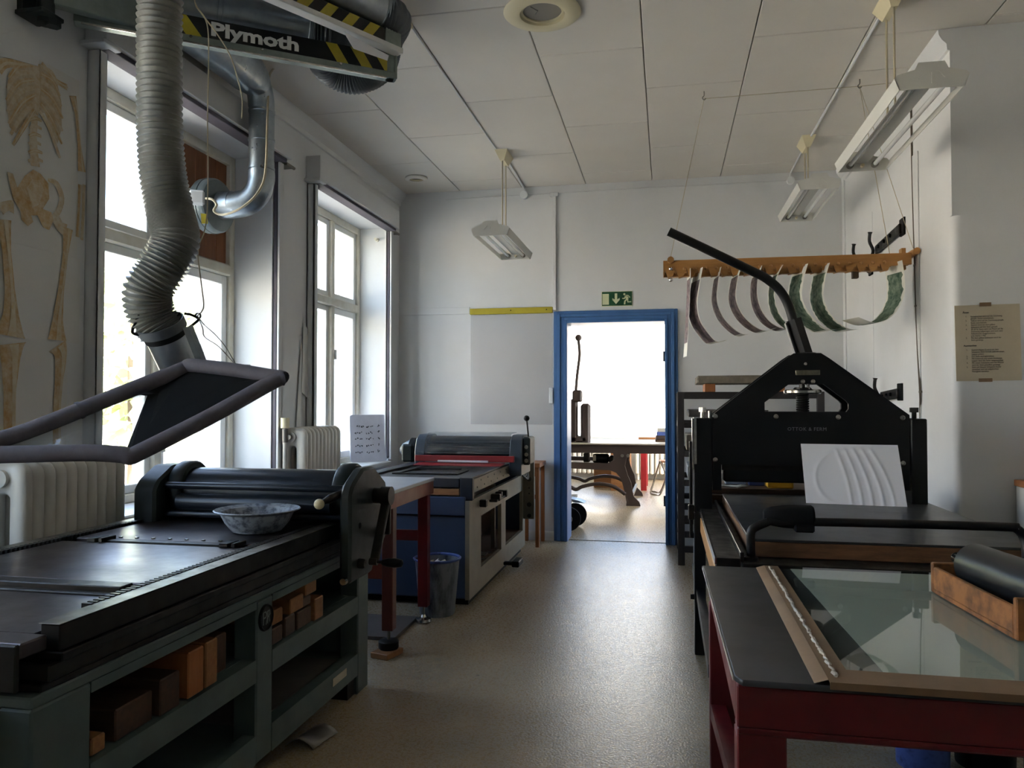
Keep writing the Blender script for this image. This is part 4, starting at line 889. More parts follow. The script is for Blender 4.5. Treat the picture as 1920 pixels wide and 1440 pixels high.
RIBR = [((-2.694,2.867,2.830), (-2.694,2.927,2.827), (-2.694,2.965,2.785)), ((-2.694,2.868,2.798), (-2.694,2.934,2.792), (-2.694,2.978,2.742)), ((-2.694,2.869,2.765), (-2.694,2.935,2.753), (-2.694,2.988,2.697)), ((-2.694,2.869,2.732), (-2.694,2.936,2.710), (-2.694,2.996,2.645)), ((-2.694,2.870,2.699), (-2.694,2.936,2.667), (-2.694,2.997,2.587)), ((-2.694,2.871,2.666), (-2.694,2.931,2.617), (-2.694,2.995,2.528)), ((-2.694,2.865,2.631), (-2.694,2.920,2.575), (-2.694,2.983,2.460))]
for i, r in enumerate(RIBL+RIBR): bl(ochl if i % 2 else och, list(r), [.016, .022, .014], 'rib')
bl(och, [(-2.694,2.821,2.824), (-2.694,2.766,2.795), (-2.694,2.685,2.765), (-2.694,2.647,2.722)], [.03, .03, .04, .05], 'clavicle')
bl(och, [(-2.694,2.873,2.847), (-2.694,2.952,2.804), (-2.694,3.021,2.798)], [.018, .02, .03], 'clavicle')
bl(och, [(-2.694,3.054,2.772), (-2.694,3.079,2.693), (-2.694,3.098,2.562), (-2.694,3.117,2.437)], [.045, .02, .02, .05], 'arm_bone')
bl(och, [(-2.694,3.108,2.373), (-2.694,3.103,2.262), (-2.694,3.096,2.124)], [.024, .016, .022], 'arm_bone')
bl(ochl, [(-2.694,3.131,2.380), (-2.694,3.130,2.268), (-2.694,3.122,2.115)], [.022, .018, .02], 'arm_bone')
def patch(nm, m, pts):
    sx[0] += 1; bm = BM(); face(bm, [bm.verts.new(V(p)+V((.0004*(sx[0] % 5), 0, 0))) for p in pts]); return obj(nm, bm, m, sk, recalc=False)
patch('pelvis', och, [(-2.694,2.702,2.313), (-2.694,2.731,2.313), (-2.694,2.754,2.261), (-2.694,2.791,2.322), (-2.694,2.836,2.363), (-2.694,2.876,2.356), (-2.694,2.919,2.325), (-2.694,2.926,2.260), (-2.694,2.891,2.204), (-2.694,2.939,2.201), (-2.694,2.952,2.171), (-2.694,2.928,2.118), (-2.694,2.893,2.124), (-2.694,2.862,2.169), (-2.694,2.828,2.160), (-2.694,2.840,2.135), (-2.694,2.812,2.110), (-2.694,2.778,2.130), (-2.694,2.772,2.165), (-2.694,2.733,2.210)])
patch('pelvis', ochl, [(-2.693,2.802,2.274), (-2.693,2.830,2.319), (-2.693,2.870,2.326), (-2.693,2.894,2.290), (-2.693,2.866,2.216), (-2.693,2.832,2.194)])
patch('pelvis', ochl, [(-2.693,2.885,2.174), (-2.693,2.914,2.181), (-2.693,2.921,2.154), (-2.693,2.903,2.136), (-2.693,2.882,2.150)])
for k in range(6): bl(ochl if k % 2 else och, [(-2.692,2.807,2.567), (-2.692,2.841,2.589), (-2.692,2.876,2.590)] if k == 0 else [(-2.692,2.808,2.535), (-2.692,2.841,2.554), (-2.692,2.876,2.554)] if k == 1 else [(-2.692,2.808,2.500), (-2.692,2.836,2.519), (-2.692,2.874,2.520)] if k == 2 else [(-2.692,2.806,2.465), (-2.692,2.837,2.484), (-2.692,2.875,2.485)] if k == 3 else [(-2.692,2.807,2.428), (-2.692,2.841,2.448), (-2.692,2.881,2.449)] if k == 4 else [(-2.692,2.805,2.390), (-2.692,2.844,2.412), (-2.692,2.885,2.413)], [.012, .018, .012], 'vertebra')
patch('rib_shadow', skelmat('rib_wash', '#b69c74', '#c9c1ae'), [(-2.696,2.823,2.825), (-2.696,2.740,2.775), (-2.696,2.701,2.700), (-2.696,2.695,2.607), (-2.696,2.713,2.506), (-2.696,2.746,2.490), (-2.696,2.821,2.610), (-2.696,2.896,2.633), (-2.696,2.971,2.520), (-2.696,2.995,2.601), (-2.696,2.990,2.722), (-2.696,2.960,2.807), (-2.696,2.892,2.846)])
bl(ochl, [(-2.694,2.918,2.342), (-2.694,2.967,2.336), (-2.694,2.999,2.280), (-2.694,2.976,2.210), (-2.694,2.939,2.173)], [.012, .03, .03, .03, .02], 'pelvis')
bl(ochl, [(-2.694,2.964,2.183), (-2.694,2.989,2.150), (-2.694,3.027,2.139)], [.05, .05, .06], 'thigh_bone')
bl(och, [(-2.694,3.037,2.151), (-2.694,3.023,2.021), (-2.694,3.001,1.859), (-2.694,2.985,1.723), (-2.694,2.983,1.632)], [.06, .03, .035, .06, .11], 'thigh_bone')
bl(och, [(-2.694,2.987,1.608), (-2.694,3.006,1.561), (-2.694,2.996,1.435), (-2.694,2.986,1.302), (-2.694,2.992,1.166)], [.12, .07, .045, .04, .05], 'shin_bone')
bl(ochl, [(-2.694,2.671,2.149), (-2.694,2.707,2.172), (-2.694,2.739,2.175)], [.05, .04, .06], 'thigh_bone')
bl(och, [(-2.694,2.687,2.109), (-2.694,2.705,1.983), (-2.694,2.724,1.830), (-2.694,2.732,1.719), (-2.694,2.728,1.629)], [.08, .045, .05, .08, .16], 'thigh_bone')
bl(och, [(-2.694,2.729,1.596), (-2.694,2.735,1.540), (-2.694,2.733,1.384), (-2.694,2.734,1.206)], [.17, .1, .06, .055], 'shin_bone')
bm = BM(); prism(bm, [(-2.690,2.578,2.822), (-2.690,2.732,2.922), (-2.690,2.809,2.931), (-2.690,2.862,2.880), (-2.690,2.846,2.821), (-2.690,2.707,2.792), (-2.690,2.580,2.757)], (.003, 0, 0)); obj('white_patch', bm, M['wall'], sk)

# ------------------------------------------------------------------ ceiling fittings and lamps
def vent(c, r, label):
    t = thing('ceiling_vent', label, 'vent', (c[0], c[1], 3.5), 'round ceiling vents')
    bm = BM(); lathe(bm, [(r*.58, 0), (r*.98, -.004), (r, -.012), (r*.96, -.02), (r*.66, -.03), (r*.58, -.024)], (c[0], c[1], 3.5), (0, 0, 1), 48, closed=True); obj('flange', bm, M['ivory'] if r > .15 else M['ceil'], t)
    bm = BM(); lathe(bm, [(r*.6, -.02), (r*.6, .012), (r*.58, .012), (r*.58, -.02)], (c[0], c[1], 3.5), (0, 0, 1), 40, closed=True); obj('throat', bm, M['ivory'], t)
    bm = BM(); lathe(bm, [(r*.5, -.012), (r*.56, -.012), (r*.56, .004), (r*.5, .004)], (c[0], c[1], 3.5), (0, 0, 1), 40, closed=True); obj('ring', bm, M['ivory'], t)
    bm = BM(); lathe(bm, [(0, .0), (r*.58, 0), (r*.58, .002), (0, .002)], (c[0], c[1], 3.497), (0, 0, 1), 30); obj('dark_throat', bm, M['gap'], t)
    bm = BM(); tube(bm, [(c[0]-.04, c[1]+.02, 3.492), (c[0]-.02, c[1]-.03, 3.484), (c[0]-.05, c[1]-.08, 3.484)], .003, 6); obj('chain', bm, M['wire'], t)
vent((-.66, 4.11), .213, 'large round ceiling vent with a broad flange, nearest the camera')
vent((-2.335, 6.96), .107, 'small round ceiling vent near the back left corner')
def lamp(cx, cy, zb, L, rod, label):
    t = thing('pendant_lamp', label, 'lamp', (cx, cy, zb), 'pendant strip lamps')
    w = .312; h = .1; y0, y1 = cy-L/2, cy+L/2
    ep = [(-w/2+.02, 0), (w/2-.02, 0), (w/2, .055), (w/2-.012, .07), (.07, .088), (.055, .12), (-.055, .12), (-.07, .088), (-w/2+.012, .07), (-w/2, .055)]
    for yy, s in ((y0, 1), (y1, -1)):
        bm = BM(); prism(bm, [(cx+a, yy, zb+b) for a, b in ep], (0, s*.006, 0)); e = obj('end_plate', bm, M['lampwhite'], t)
        bm = BM(); yo = yy-s*.002
        for a, b in (((0, .02), (0, .07)), ((-.055, .045), (-.025, .08)), ((.055, .045), (.025, .08))): bar(bm, (cx+a[0], yo, zb+a[1]), (cx+b[0], yo, zb+b[1]), .004, .006, (0, 1, 0))
        obj('embossed_arrow', bm, M['lampwhite'], e)
    for s in (-1, 1):
        bm = BM(); x0 = cx+s*(w/2-.02); prism(bm, [(x0, y0, zb), (x0+s*.02, y0, zb+.055), (x0+s*.017, y0, zb+.057), (x0-s*.004, y0, zb)], (0, L, 0)); obj('side_panel', bm, M['lampwhite'], t)
        bm = BM(); cyl(bm, (cx+s*.07, y0+.035, zb+.035), (cx+s*.07, y1-.035, zb+.035), .013, 14); tb = obj('lamp_tube', bm, M['tubeglass'], t)
        bm = BM()
        for yy in (y0+.006, y1-.036): cyl(bm, (cx+s*.07, yy, zb+.035), (cx+s*.07, yy+.03, zb+.035), .02, 12)
        obj('lamp_holder', bm, M['wire'], tb)
    bm = BM(); prism(bm, [(cx-.032, y0+.006, zb+.05), (cx+.032, y0+.006, zb+.05), (cx+.045, y0+.006, zb+.085), (cx-.045, y0+.006, zb+.085)], (0, L-.012, 0)); obj('ballast_spine', bm, M['lampwhite'], t)
    bm = BM(); cyl(bm, (cx, y1-.03, zb+.03), (cx, y1-.006, zb+.03), .011, 10); obj('starter', bm, M['ivory'], t)
    for yy in (cy-.07, cy+.07):
        bm = BM(); cyl(bm, (cx+rod, yy, zb+.08), (cx+rod, yy, 3.44), .006, 8); obj('suspension_rod', bm, M['cord'], t)
    bm = BM(); a, b = .06, .15; v = [[bm.verts.new((cx+rod+i*p, cy+j*q, z)) for i, j in ((-1, -1), (1, -1), (1, 1), (-1, 1))] for p, q, z in ((.055, .14, 3.5), (.018, .085, 3.42))]
    face(bm, v[0]); face(bm, v[1])
    for k in range(4): face(bm, (v[0][k], v[0][(k+1) % 4], v[1][(k+1) % 4], v[1][k]))
    obj('ceiling_rose', bm, M['ivory'], t)
lamp(-1.37, 6.45, 2.68, 1.06, 0, 'white twin-tube pendant strip lamp in front of the film sheet on the back wall')
lamp(1.13, 6.6, 2.955, 1.06, 0, 'white twin-tube pendant strip lamp near the right end of the back wall')
lamp(1.175, 4.36, 2.765, 1.27, 0, 'white twin-tube pendant strip lamp hanging nearest the camera, above the black press')
def surf(name, pts, r, label):
    bm = BM(); tube(bm, pts, r, 8); return tag(obj(name, bm, M['wall'], None), label, 'cable')
surf('lamp_cable', [(-1.37, 6.58, 3.492), (-1.385, 7.48, 3.492), (-1.385, 7.49, 3.44)], .008, 'white cable from the left lamp rose to the back wall')
bm = BM(); cyl(bm, (-1.385, 7.46, 3.42), (-1.385, 7.5, 3.42), .04, 16); tag(obj('cable_box', bm, M['whiteplastic'], None), 'round white junction box at the top of the back wall, left of the conduit', 'junction box')
surf('lamp_cable', [(1.14, 6.74, 3.492), (1.14, 7.48, 3.492), (1.14, 7.49, 3.44)], .008, 'white cable from the right-hand far lamp rose to the back wall')
bm = BM(); cyl(bm, (1.14, 7.46, 3.42), (1.14, 7.5, 3.42), .035, 16); tag(obj('cable_box', bm, M['whiteplastic'], None), 'round white junction box at the top of the back wall, right of the lever', 'junction box')
surf('lamp_cable', [(1.17, 4.5, 3.492), (1.145, 6.46, 3.492)], .009, 'white cable along the ceiling joining the two right-hand lamps')
# drying line hooks and cord
t = thing('drying_line', 'thin cord strung between ceiling hooks above the hanging prints', 'cord', (.76, 5.41, 3.5))
for xx in (.262, 1.266):
    bm = BM(); tube(bm, spline([(xx, 5.41, 3.5), (xx, 5.41, 3.47), (xx-.012, 5.41, 3.455), (xx, 5.41, 3.44), (xx+.012, 5.41, 3.45)], 4), .004, 6); obj('hook', bm, M['wire'], t)
bm = BM(); tube(bm, [(.262, 5.41, 3.448), (1.266, 5.41, 3.452), (1.58, 5.38, 3.45)], .0022, 6); obj('cord', bm, M['cord'], t)
bm = BM(); box(bm, -1.45, -1.4, 4.05, 4.11, 3.465, 3.5, .006); tag(obj('cable_cleat', bm, M['ivory'], None), 'small ivory cable cleat on the ceiling beside the arm joint', 'cleat')
surf('seam_cable', [(-1.42, 4.1, 3.494), (-1.405, 6.28, 3.494)], .006, 'thin cable along the ceiling from the cleat to the left lamp')

# ------------------------------------------------------------------ hanging print rack
RY = 5.4
t = thing('print_drying_rail', 'long beech ball rail hung on cords with curled prints in its slots', 'drying rack', (.78, RY, 2.25))
zc = 2.265
for yy, zo in ((RY-.035, 0), (RY+.035, .005)):
    bm = BM(); p = []
    xa, xb = -.02, 1.555; n = 20
    top = [(xa, zc+.06), (xb, zc+.055)]; bot = [(xb, zc-.02)]
    st_ = (xb-.13-xa)/n
    for k in range(n):
        x = xb-.13-st_*k; bot += [(x, zc-.025), (x-.012, zc-.052), (x-st_*.55, zc-.058), (x-st_*.72, zc-.03), (x-st_*.8, zc-.008), (x-st_*.86, zc-.03)]
    bot += [(xa, zc-.05)]
    prism(bm, [(x, yy-.01, z+zo) for x, z in [top[0], top[1]]+bot], (0, .02, 0)); obj('rail', bm, M['beech'], t)
bm = BM()
bar(bm, (-.02, RY, zc-.035), (1.42, RY, zc-.035), .045, .03); obj('core', bm, M['beech'], t)
for k in range(20):
    x = 1.39-.0705*k; bm = BM(); sph(bm, (x, RY-.02-.03, zc-.002), .011, 8); obj('marble', bm, M['beech'], t)
for x in (0.03, 1.575):
    bm = BM(); cyl(bm, (x, RY-.09, zc+.058), (x, RY+.09, zc+.058), .022, 14); obj('peg', bm, M['beech'], t)
for z in (zc+.0, zc-.075):
    bm = BM(); sph(bm, (.03, RY-.06, z), .014, 10); obj('steel_ball', bm, M['chrome'], t)
bm = BM(); box(bm, 1.50, 1.525, RY-.03, RY+.03, zc-.05, zc+.09); obj('stop', bm, M['beech'], t)
bm = BM(); box(bm, 1.21, 1.245, RY, RY+.05, zc-.09, zc-.02); obj('dark_stop', bm, M['wooddark'], t)
for a, b in (((.262, 5.41, 3.445), (.03, RY-.06, zc+.08)), ((1.266, 5.41, 3.45), (1.56, RY-.06, zc+.08)), ((1.266, 5.41, 3.45), (1.45, RY+.05, zc+.06))):
    bm = BM(); tube(bm, [a, b], .0022, 6); obj('hanging_cord', bm, M['cord'], t)
# curled prints: profile in x/z, extruded across the rail
def printmat(name, c1, c2, edge):
    return mat(name, c1, .75, col2=c2, scale=16, contrast=.15, detail=8, stretch=(1, 2, 2))
PM = [printmat('purple_brown_print', '#3f3136', '#8d7a78', 0), printmat('green_print', '#2c4a36', '#7c8a74', 0)]
def hung(x, wy, yaw, prof, kind, label, z0=2.215, m0=.12, m1=.80):
    root = thing('hanging_print', label, 'print', (x, RY, z0), 'prints curling from the drying rail')
    P = spline([(a, 0, b) for a, b in prof], 6); n = len(P); c, s = math.cos(yaw), math.sin(yaw)
    def at(i, v, off):
        p = P[i]; tt = (P[min(i+1, n-1)]-P[max(i-1, 0)]); nn = V((-tt.z, 0, tt.x)).normalized(); p = p-nn*off
        return V((x+p.x*c-v*s, RY+p.x*s+v*c, z0+p.z))
    bm = BM(); vs = [[bm.verts.new(at(i, v, 0)) for v in (-wy/2, 0, wy/2)] for i in range(n)]
    for i in range(n-1):
        for j in range(2): face(bm, (vs[i][j], vs[i+1][j], vs[i+1][j+1], vs[i][j+1]))
    o = obj('sheet', bm, M['sheetpaper'], root, 80)
    bm = BM(); rg = random.Random(int(x*1000)); i0, i1 = int(n*m0), int(n*m1)
    rows = []
    for i in range(i0, i1+1):
        e = wy*.44; j = (rg.uniform(0, .4) if kind else 0)*wy*.3
        rows.append([bm.verts.new(at(i, v, .0014)) for v in (-e+j, 0, e-j*.6)])
    for a, b in zip(rows, rows[1:]):
        for j in range(2): face(bm, (a[j], b[j], b[j+1], a[j+1]))
    obj('image', bm, PM[kind], root, 80)
    if prof[-1][0] < -.1:
        bm = BM(); rows = []
        for i in range(i0, i1+1):
            e = wy*.40; j = rg.uniform(0, .4)*wy*.3; rows.append([bm.verts.new(at(i, v, -.0014)) for v in (-e+j, 0, e-j*.6)])
        for a, b in zip(rows, rows[1:]):
            for j in range(2): face(bm, (a[j], b[j], b[j+1], a[j+1]))
        obj('image', bm, PM[kind], root, 80)
    return root
def J(dx, dz): return [(0, .05), (-.02*dx/.3, -.06), (-.035*dx/.3, -dz*.42), (-.005*dx/.3, -dz*.66), (dx*.38, -dz*.88), (dx*.75, -dz), (dx, -dz*.985)]
PR = [
 (.153, .16, .12, [(0, .05), (-.004, -.1), (-.012, -.25), (-.02, -.4), (-.03, -.55)], 0, 'nearly straight purple-brown print hanging at the left end of the rail'),
 (.213, .20, .30, [(0, .05), (-.025, -.08), (-.04, -.2), (-.02, -.31), (.04, -.40), (.1, -.455), (.17, -.44)], 0, 'second curled print from the left, the widest of the purple-brown ones'),
 (.35, .17, .16, [(0, .05), (-.02, -.05), (-.03, -.17), (.0, -.27), (.06, -.35), (.14, -.405), (.215, -.39)], 0, 'third print from the left, a thin purple-brown J curve'),
 (.478, .18, .2, [(0, .05), (-.03, -.05), (-.04, -.17), (0, -.27), (.07, -.345), (.155, -.385), (.24, -.36)], 0, 'fourth print from the left, purple-brown with a pale middle'),
 (.612, .17, .18, [(0, .05), (-.03, -.05), (-.03, -.17), (.0, -.26), (.06, -.335), (.15, -.375), (.24, -.35)], 0, 'fifth print from the left, purple-brown, its top behind the black lever'),
 (.748, .18, .12, [(0, .05), (-.045, -.05), (-.055, -.17), (-.03, -.27), (.03, -.345), (.11, -.38), (.2, -.36)], 1, 'narrow green print mostly hidden behind the black lever'),
 (.882, .20, .32, [(0, .05), (-.03, -.05), (-.045, -.17), (.0, -.27), (.07, -.345), (.15, -.385), (.24, -.37)], 1, 'broad green print just right of the black lever'),
 (1.02, .20, .28, [(0, .05), (-.03, -.05), (-.045, -.17), (-.01, -.27), (.06, -.345), (.14, -.385), (.23, -.375)], 1, 'eighth print from the left, green on pale paper, curling right'),
 (1.455, .2, .30, [(0, .05), (.015, -.06), (.012, -.17), (-.035, -.27), (-.11, -.335), (-.2, -.352), (-.3, -.32)], 1, 'green print at the right end that curls the opposite way to the others'),
]
for x, wy, yaw, prof, kd, lb in PR: hung(x, wy, yaw, prof, kd, lb)

# ------------------------------------------------------------------ wall brackets, cable, joints and notice on the right wall
def hook(y, z, L, rise, label):
    t = thing('wall_bracket', label, 'bracket', (XR, y, z), 'black forged brackets on the right wall')
    bm = BM(); box(bm, XR-.022, XR, y-.05, y+.05, z-.06, z+.06, .004); obj('plate', bm, M['blackmatte'], t)
    a = V((XR-.03, y, z-.01)); b = V((XR-.03, y+L, z-.01+rise))
    bm = BM(); bar(bm, a, b, .07, .016, (1, 0, 0), .004); ar = obj('arm', bm, M['darksteel'], t)
    for f in (.3, .55, .8):
        bm = BM(); lathe(bm, [(0, .012), (.012, .012), (.014, 0), (0, 0)], a.lerp(b, f)+V((-.01, 0, 0)), (-1, 0, 0), 8); obj('rivet', bm, M['blackmatte'], ar)
    bm = BM(); tube(bm, spline([b+V((-.01, .02, -.13)), b+V((-.035, .0, -.07)), b+V((-.02, 0, 0)), b+V((-.045, 0, .07)), b+V((-.04, 0, .14))], 4), [.012]*16+[.018], 8); obj('fork', bm, M['darksteel'], t)
hook(5.66, 2.555, .62, -.03, 'black forged bracket high on the right wall above the print rail')
hook(6.5, 2.42, .3, .12, 'black forged bracket partly hidden behind the print rail')
hook(5.76, 1.425, .42, -.02, 'black forged bracket low on the right wall beside the press')
t = thing('wall_cable', 'thin dark cable clipped down the right wall', 'cable', (XR, 5.4, 1.0))
bm = BM(); tube(bm, spline([(XR-.006, 5.47, 3.42), (XR-.006, 5.46, 2.9), (XR-.007, 5.43, 2.3), (XR-.006, 5.4, 1.75), (XR-.012, 5.34, 1.42), (XR-.006, 5.36, 1.3), (XR-.006, 5.36, .9)], 6), .0065, 8); obj('cable', bm, mat('grey_brown_cable', '#55493c', .6), t)
for z, y in ((2.25, 5.425), (1.98, 5.41), (1.42, 5.345)):
    bm = BM(); box(bm, XR-.016, XR, y-.012, y+.012, z-.006, z+.006); obj('clip', bm, M['wire'], t)
# boxed-in panel on the right wall
bm = BM(); box(bm, XR-.012, XR, 7.42, YB, .1, 3.4, .003); box(bm, XR-.008, XR, 6.47, 7.2, .1, 2.86, .002); box(bm, XR-.008, XR, 5.35, 6.46, .1, 2.98, .002); struct('trim_3', bm, M['wall'])
# notice
t = thing('notice', 'yellowed typed instruction sheet taped to the wall at the right', 'notice', (1.78, 4.775, 1.7))
yN = 4.772; w_ = .335
O = V((1.612, yN, 1.472)); ux = V((.999, 0, .012)).normalized(); uz = V((-.012, 0, .999)).normalized()
bm = BM(); prism(bm, [O, O+ux*w_, O+ux*w_+uz*.43, O+uz*.43], (0, .002, 0)); nt = obj('paper', bm, M['aged'], t)
bm = BM(); obox(bm, O+ux*.16+uz*.432+V((0, -.001, 0)), (.06, .0015, .022), ux, (0, 1, 0), uz); obox(bm, O+ux*.15+uz*.004+V((0, -.001, 0)), (.07, .0015, .02), ux, (0, 1, 0), uz); obj('tape', bm, M['tan'], t)
L_ = ['Kolophonium wird auf die Zeichnung', 'getupft. Steine ausschütteln.', 'Talkum wird auf die Zeichnung getupft.', 'Reste ausschütteln.', 'Gummi wird mit dem gelben', 'Schwamm auf den Stein getupft', '4% (8 %) Säure wird mit Pinsel auf die', 'Zeichnung aufgetragen und nach zwei', 'Aufsichtszeit weggenommen,', 'jede Stärke 1 Mal', 'Mit dem gelben Schwamm wird der', 'Stein gereinigt.']
R_ = ['Gummi (Agum Z) wird mit dem', 'Schwamm dünn verteilt und mit einem', 'Lappen poliert', 'Der Stein wird getrocknet', 'Mit Lampenöl und einem trockenen', 'Lappen wird die Farbe ausgewaschen', 'Mit rotem Schwamm und viel Wasser', 'wird der Stein gründlich gereinigt', 'Stein mit blauem Schwamm feucht', 'einwalzen und mit aufgekochter', 'Flüssigkeit einreiben']
yo = V((0, -.0006, 0))
text('heading', 'Ätzen', .0135, M['ink'], nt, O+ux*.042+uz*.385+yo, ux, uz, bold=.0004)
text('body_text', '\n'.join(L_), .0125, M['ink'], nt, O+ux*.082+uz*.362+yo, ux, uz, line=.98, sx=.86)
text('numbering', '1.\n\n2.\n\n3.\n\n4.\n\n\n\n5.', .0125, M['ink'], nt, O+ux*.055+uz*.362+yo, ux, uz, line=.98)
text('heading', 'Auswaschen', .0135, M['ink'], nt, O+ux*.042+uz*.196+yo, ux, uz, bold=.0004)
text('body_text', '\n'.join(R_), .0125, M['ink'], nt, O+ux*.082+uz*.172+yo, ux, uz, line=.98, sx=.86)
text('numbering', '1.\n\n\n2.\n3.\n\n4.\n\n5.', .0125, M['ink'], nt, O+ux*.055+uz*.172+yo, ux, uz, line=.98)
# drawer unit in the recess
t = thing('drawer_unit', 'white drawer unit with a brown top at the right edge, against the recess wall', 'drawers', (2.2, 4.5, 0))
bm = BM(); box(bm, 1.885, 2.5, 4.36, 4.74, .89, .925, .003); obj('top', bm, M['woodorange'], t)
bm = BM(); box(bm, 1.895, 2.49, 4.38, 4.735, 0, .89); obj('carcass', bm, M['white'], t)
for k in range(5):
    bm = BM(); box(bm, 1.897, 2.488, 4.36, 4.38, .87-.165*(k+1), .865-.165*k, .004); d = obj('drawer', bm, M['whiteplastic'], t)
    bm = BM(); lathe(bm, [(0, .022), (.014, .018), (.018, .01), (.008, 0), (0, 0)], (1.95, 4.36, .79-.165*k), (0, -1, 0), 14); obj('knob', bm, M['blackmatte'], d)

# ------------------------------------------------------------------ black lever press
pc = thing('lever_press', 'tall black hand lever press with a gabled frame and a curved lever', 'printing press', (.75, 3.9, 0))
yf = 4.275
bm = BM()
out = [(.14, 1.275), (.245, 1.285), (.655, 1.605), (.80, 1.605), (1.215, 1.285), (1.3, 1.262), (1.3, 1.02), (.14, 1.02)]
out = [(.239, 1.285), (.62, 1.585), (.66, 1.612), (.795, 1.612), (.835, 1.585), (1.222, 1.287), (1.222, .90), (1.185, .90), (1.185, 1.018), (.285, 1.018), (.285, .88), (.239, .88)]
hole = [(.51, 1.302), (.51, 1.352), (.635, 1.449), (.806, 1.449), (.915, 1.362), (.929, 1.345), (.929, 1.318), (.918, 1.302)]
# front plate with a window: bridged ring
def ringprism(bm, o, h, y0, y1):
    def tri(y, flip):
        vo = [bm.verts.new((a, y, b)) for a, b in o]; vh = [bm.verts.new((a, y, b)) for a, b in h]
        e = []
        for L in (vo, vh):
            for i in range(len(L)):
                q = bm.edges.get((L[i], L[(i+1) % len(L)])) or bm.edges.new((L[i], L[(i+1) % len(L)])); e.append(q)
        bmesh.ops.triangle_fill(bm, edges=e, use_beauty=True); return vo, vh
    a, ah = tri(y0, 0); b, bh = tri(y1, 1)
    for L, K in ((a, b), (ah, bh)):
        for i in range(len(L)): face(bm, (L[i], L[(i+1) % len(L)], K[(i+1) % len(L)], K[i]))
ringprism(bm, out, hole, yf, yf+.025); fp = obj('front_plate', bm, M['black'], pc)
bm = BM(); ringprism(bm, [(a, b) for a, b in out], hole, yf+.17, yf+.195); obj('rear_plate', bm, M['black'], pc)
for x0, x1 in ((.14, .236), (1.226, 1.302)):
    bm = BM(); box(bm, x0, x1, yf-.01, yf+.2, .76, 1.268, .005); obj('side_post', bm, M['black'], pc)
bm = BM(); box(bm, .132, .139, yf-.01, yf+.03, .99, 1.268); box(bm, .142, .156, yf-.016, yf-.0105, 1.02, 1.268); obj('steel_edge', bm, M['shinysteel'], pc)
bm = BM(); box(bm, .118, .135, yf+.03, yf+.06, .62, 1.14, .003); box(bm, .11, .14, yf-.02, yf+.02, .72, .80, .004); obj('guide_bar', bm, M['darksteel'], pc)
bm = BM(); box(bm, .14, .2, yf-.02, yf+.06, 0, .76, .004); lg = obj('leg', bm, M['black'], pc)
for z in (.3, .63): 
    bm = BM(); lathe(bm, [(0, .02), (.014, .02), (.016, 0), (0, 0)], (.14, yf+.02, z), (-1, 0, 0), 6); obj('bolt', bm, M['darksteel'], lg)
for x, y in ((1.24, yf-.02), (.16, 4.95), (1.24, 4.95), (.215, 3.0), (1.24, 3.0)):
    bm = BM(); box(bm, x, x+.06, y, y+.08, 0, .72, .004); obj('leg', bm, M['black'], pc)
bm = BM(); box(bm, .15, .19, 3.05, 4.95, .3, .35); box(bm, 1.25, 1.29, 3.05, 4.95, .3, .35); obj('stretcher', bm, M['black'], pc)
def bolt(x, z, r=.016):
    bm = BM(); lathe(bm, [(0, .006), (r*.45, .006), (r*.45, .011), (r*.8, .010), (r, .004), (r, 0), (0, 0)], (x, yf, z), (0, -1, 0), 12); obj('bolt', bm, M['shinysteel'], fp)
for x, z in ((.255, 1.277), (.566, 1.277), (.876, 1.275), (1.187, 1.273), (.253, 1.045), (1.186, 1.04)): bolt(x, z)
for x in (.702, .753): bolt(x, 1.462, .014)
bolt(.716, 1.555, .01)
for x in (.19, 1.255):
    bm = BM(); cyl(bm, (x, yf+.04, 1.26), (x, yf+.04, 1.31), .012, 12); cyl(bm, (x, yf+.04, 1.30), (x, yf+.04, 1.325), .022, 6); obj('adjusting_bolt', bm, M['darksteel'] if x > 1 else M['shinysteel'], pc)
bm = BM(); cyl(bm, (.228, yf+.02, 1.262), (.228, yf+.02, 1.305), .011, 12); obj('pin', bm, M['shinysteel'], pc)
bm = BM(); box(bm, .667, .79, yf-.004, yf, 1.496, 1.522, .003); obj('name_plate', bm, mat('tarnished_brass', '#8a8672', .4, .7, col2='#5c5848', scale=40), fp)
text('stencil_lettering', 'OTTOK & FERM', .026, mat('stencil_grey', '#77797c', .7), fp, (.624, yf-.0008, 1.203), (1, 0, 0), (0, 0, 1), sx=.98, space=1.12)
# spring, wheel and screw in the window
bm = BM(); cyl(bm, (.718, yf+.1, 1.30), (.718, yf+.1, 1.47), .014, 14); sc_ = obj('screw', bm, M['darksteel'], pc)
bm = BM(); lathe(bm, [(0, 0), (.09, 0), (.096, .006), (.096, .018), (.09, .024), (.05, .026), (.04, .036), (0, .036)], (.718, yf+.1, 1.397), (0, 0, 1), 32); obj('pressure_wheel', bm, M['shinysteel'], pc)
bm = BM(); hp = [(.718+.03*math.cos(2*PI*i/14), yf+.1+.03*math.sin(2*PI*i/14), 1.295+.1*i/112) for i in range(113)]; tube(bm, hp, .0048, 6); obj('spring', bm, M['darksteel'], pc)
for x in (.702, .74):
    bm = BM(); cyl(bm, (x, yf+.06, 1.43), (x, yf+.06, 1.46), .008, 8); obj('pin', bm, M['shinysteel'], pc)
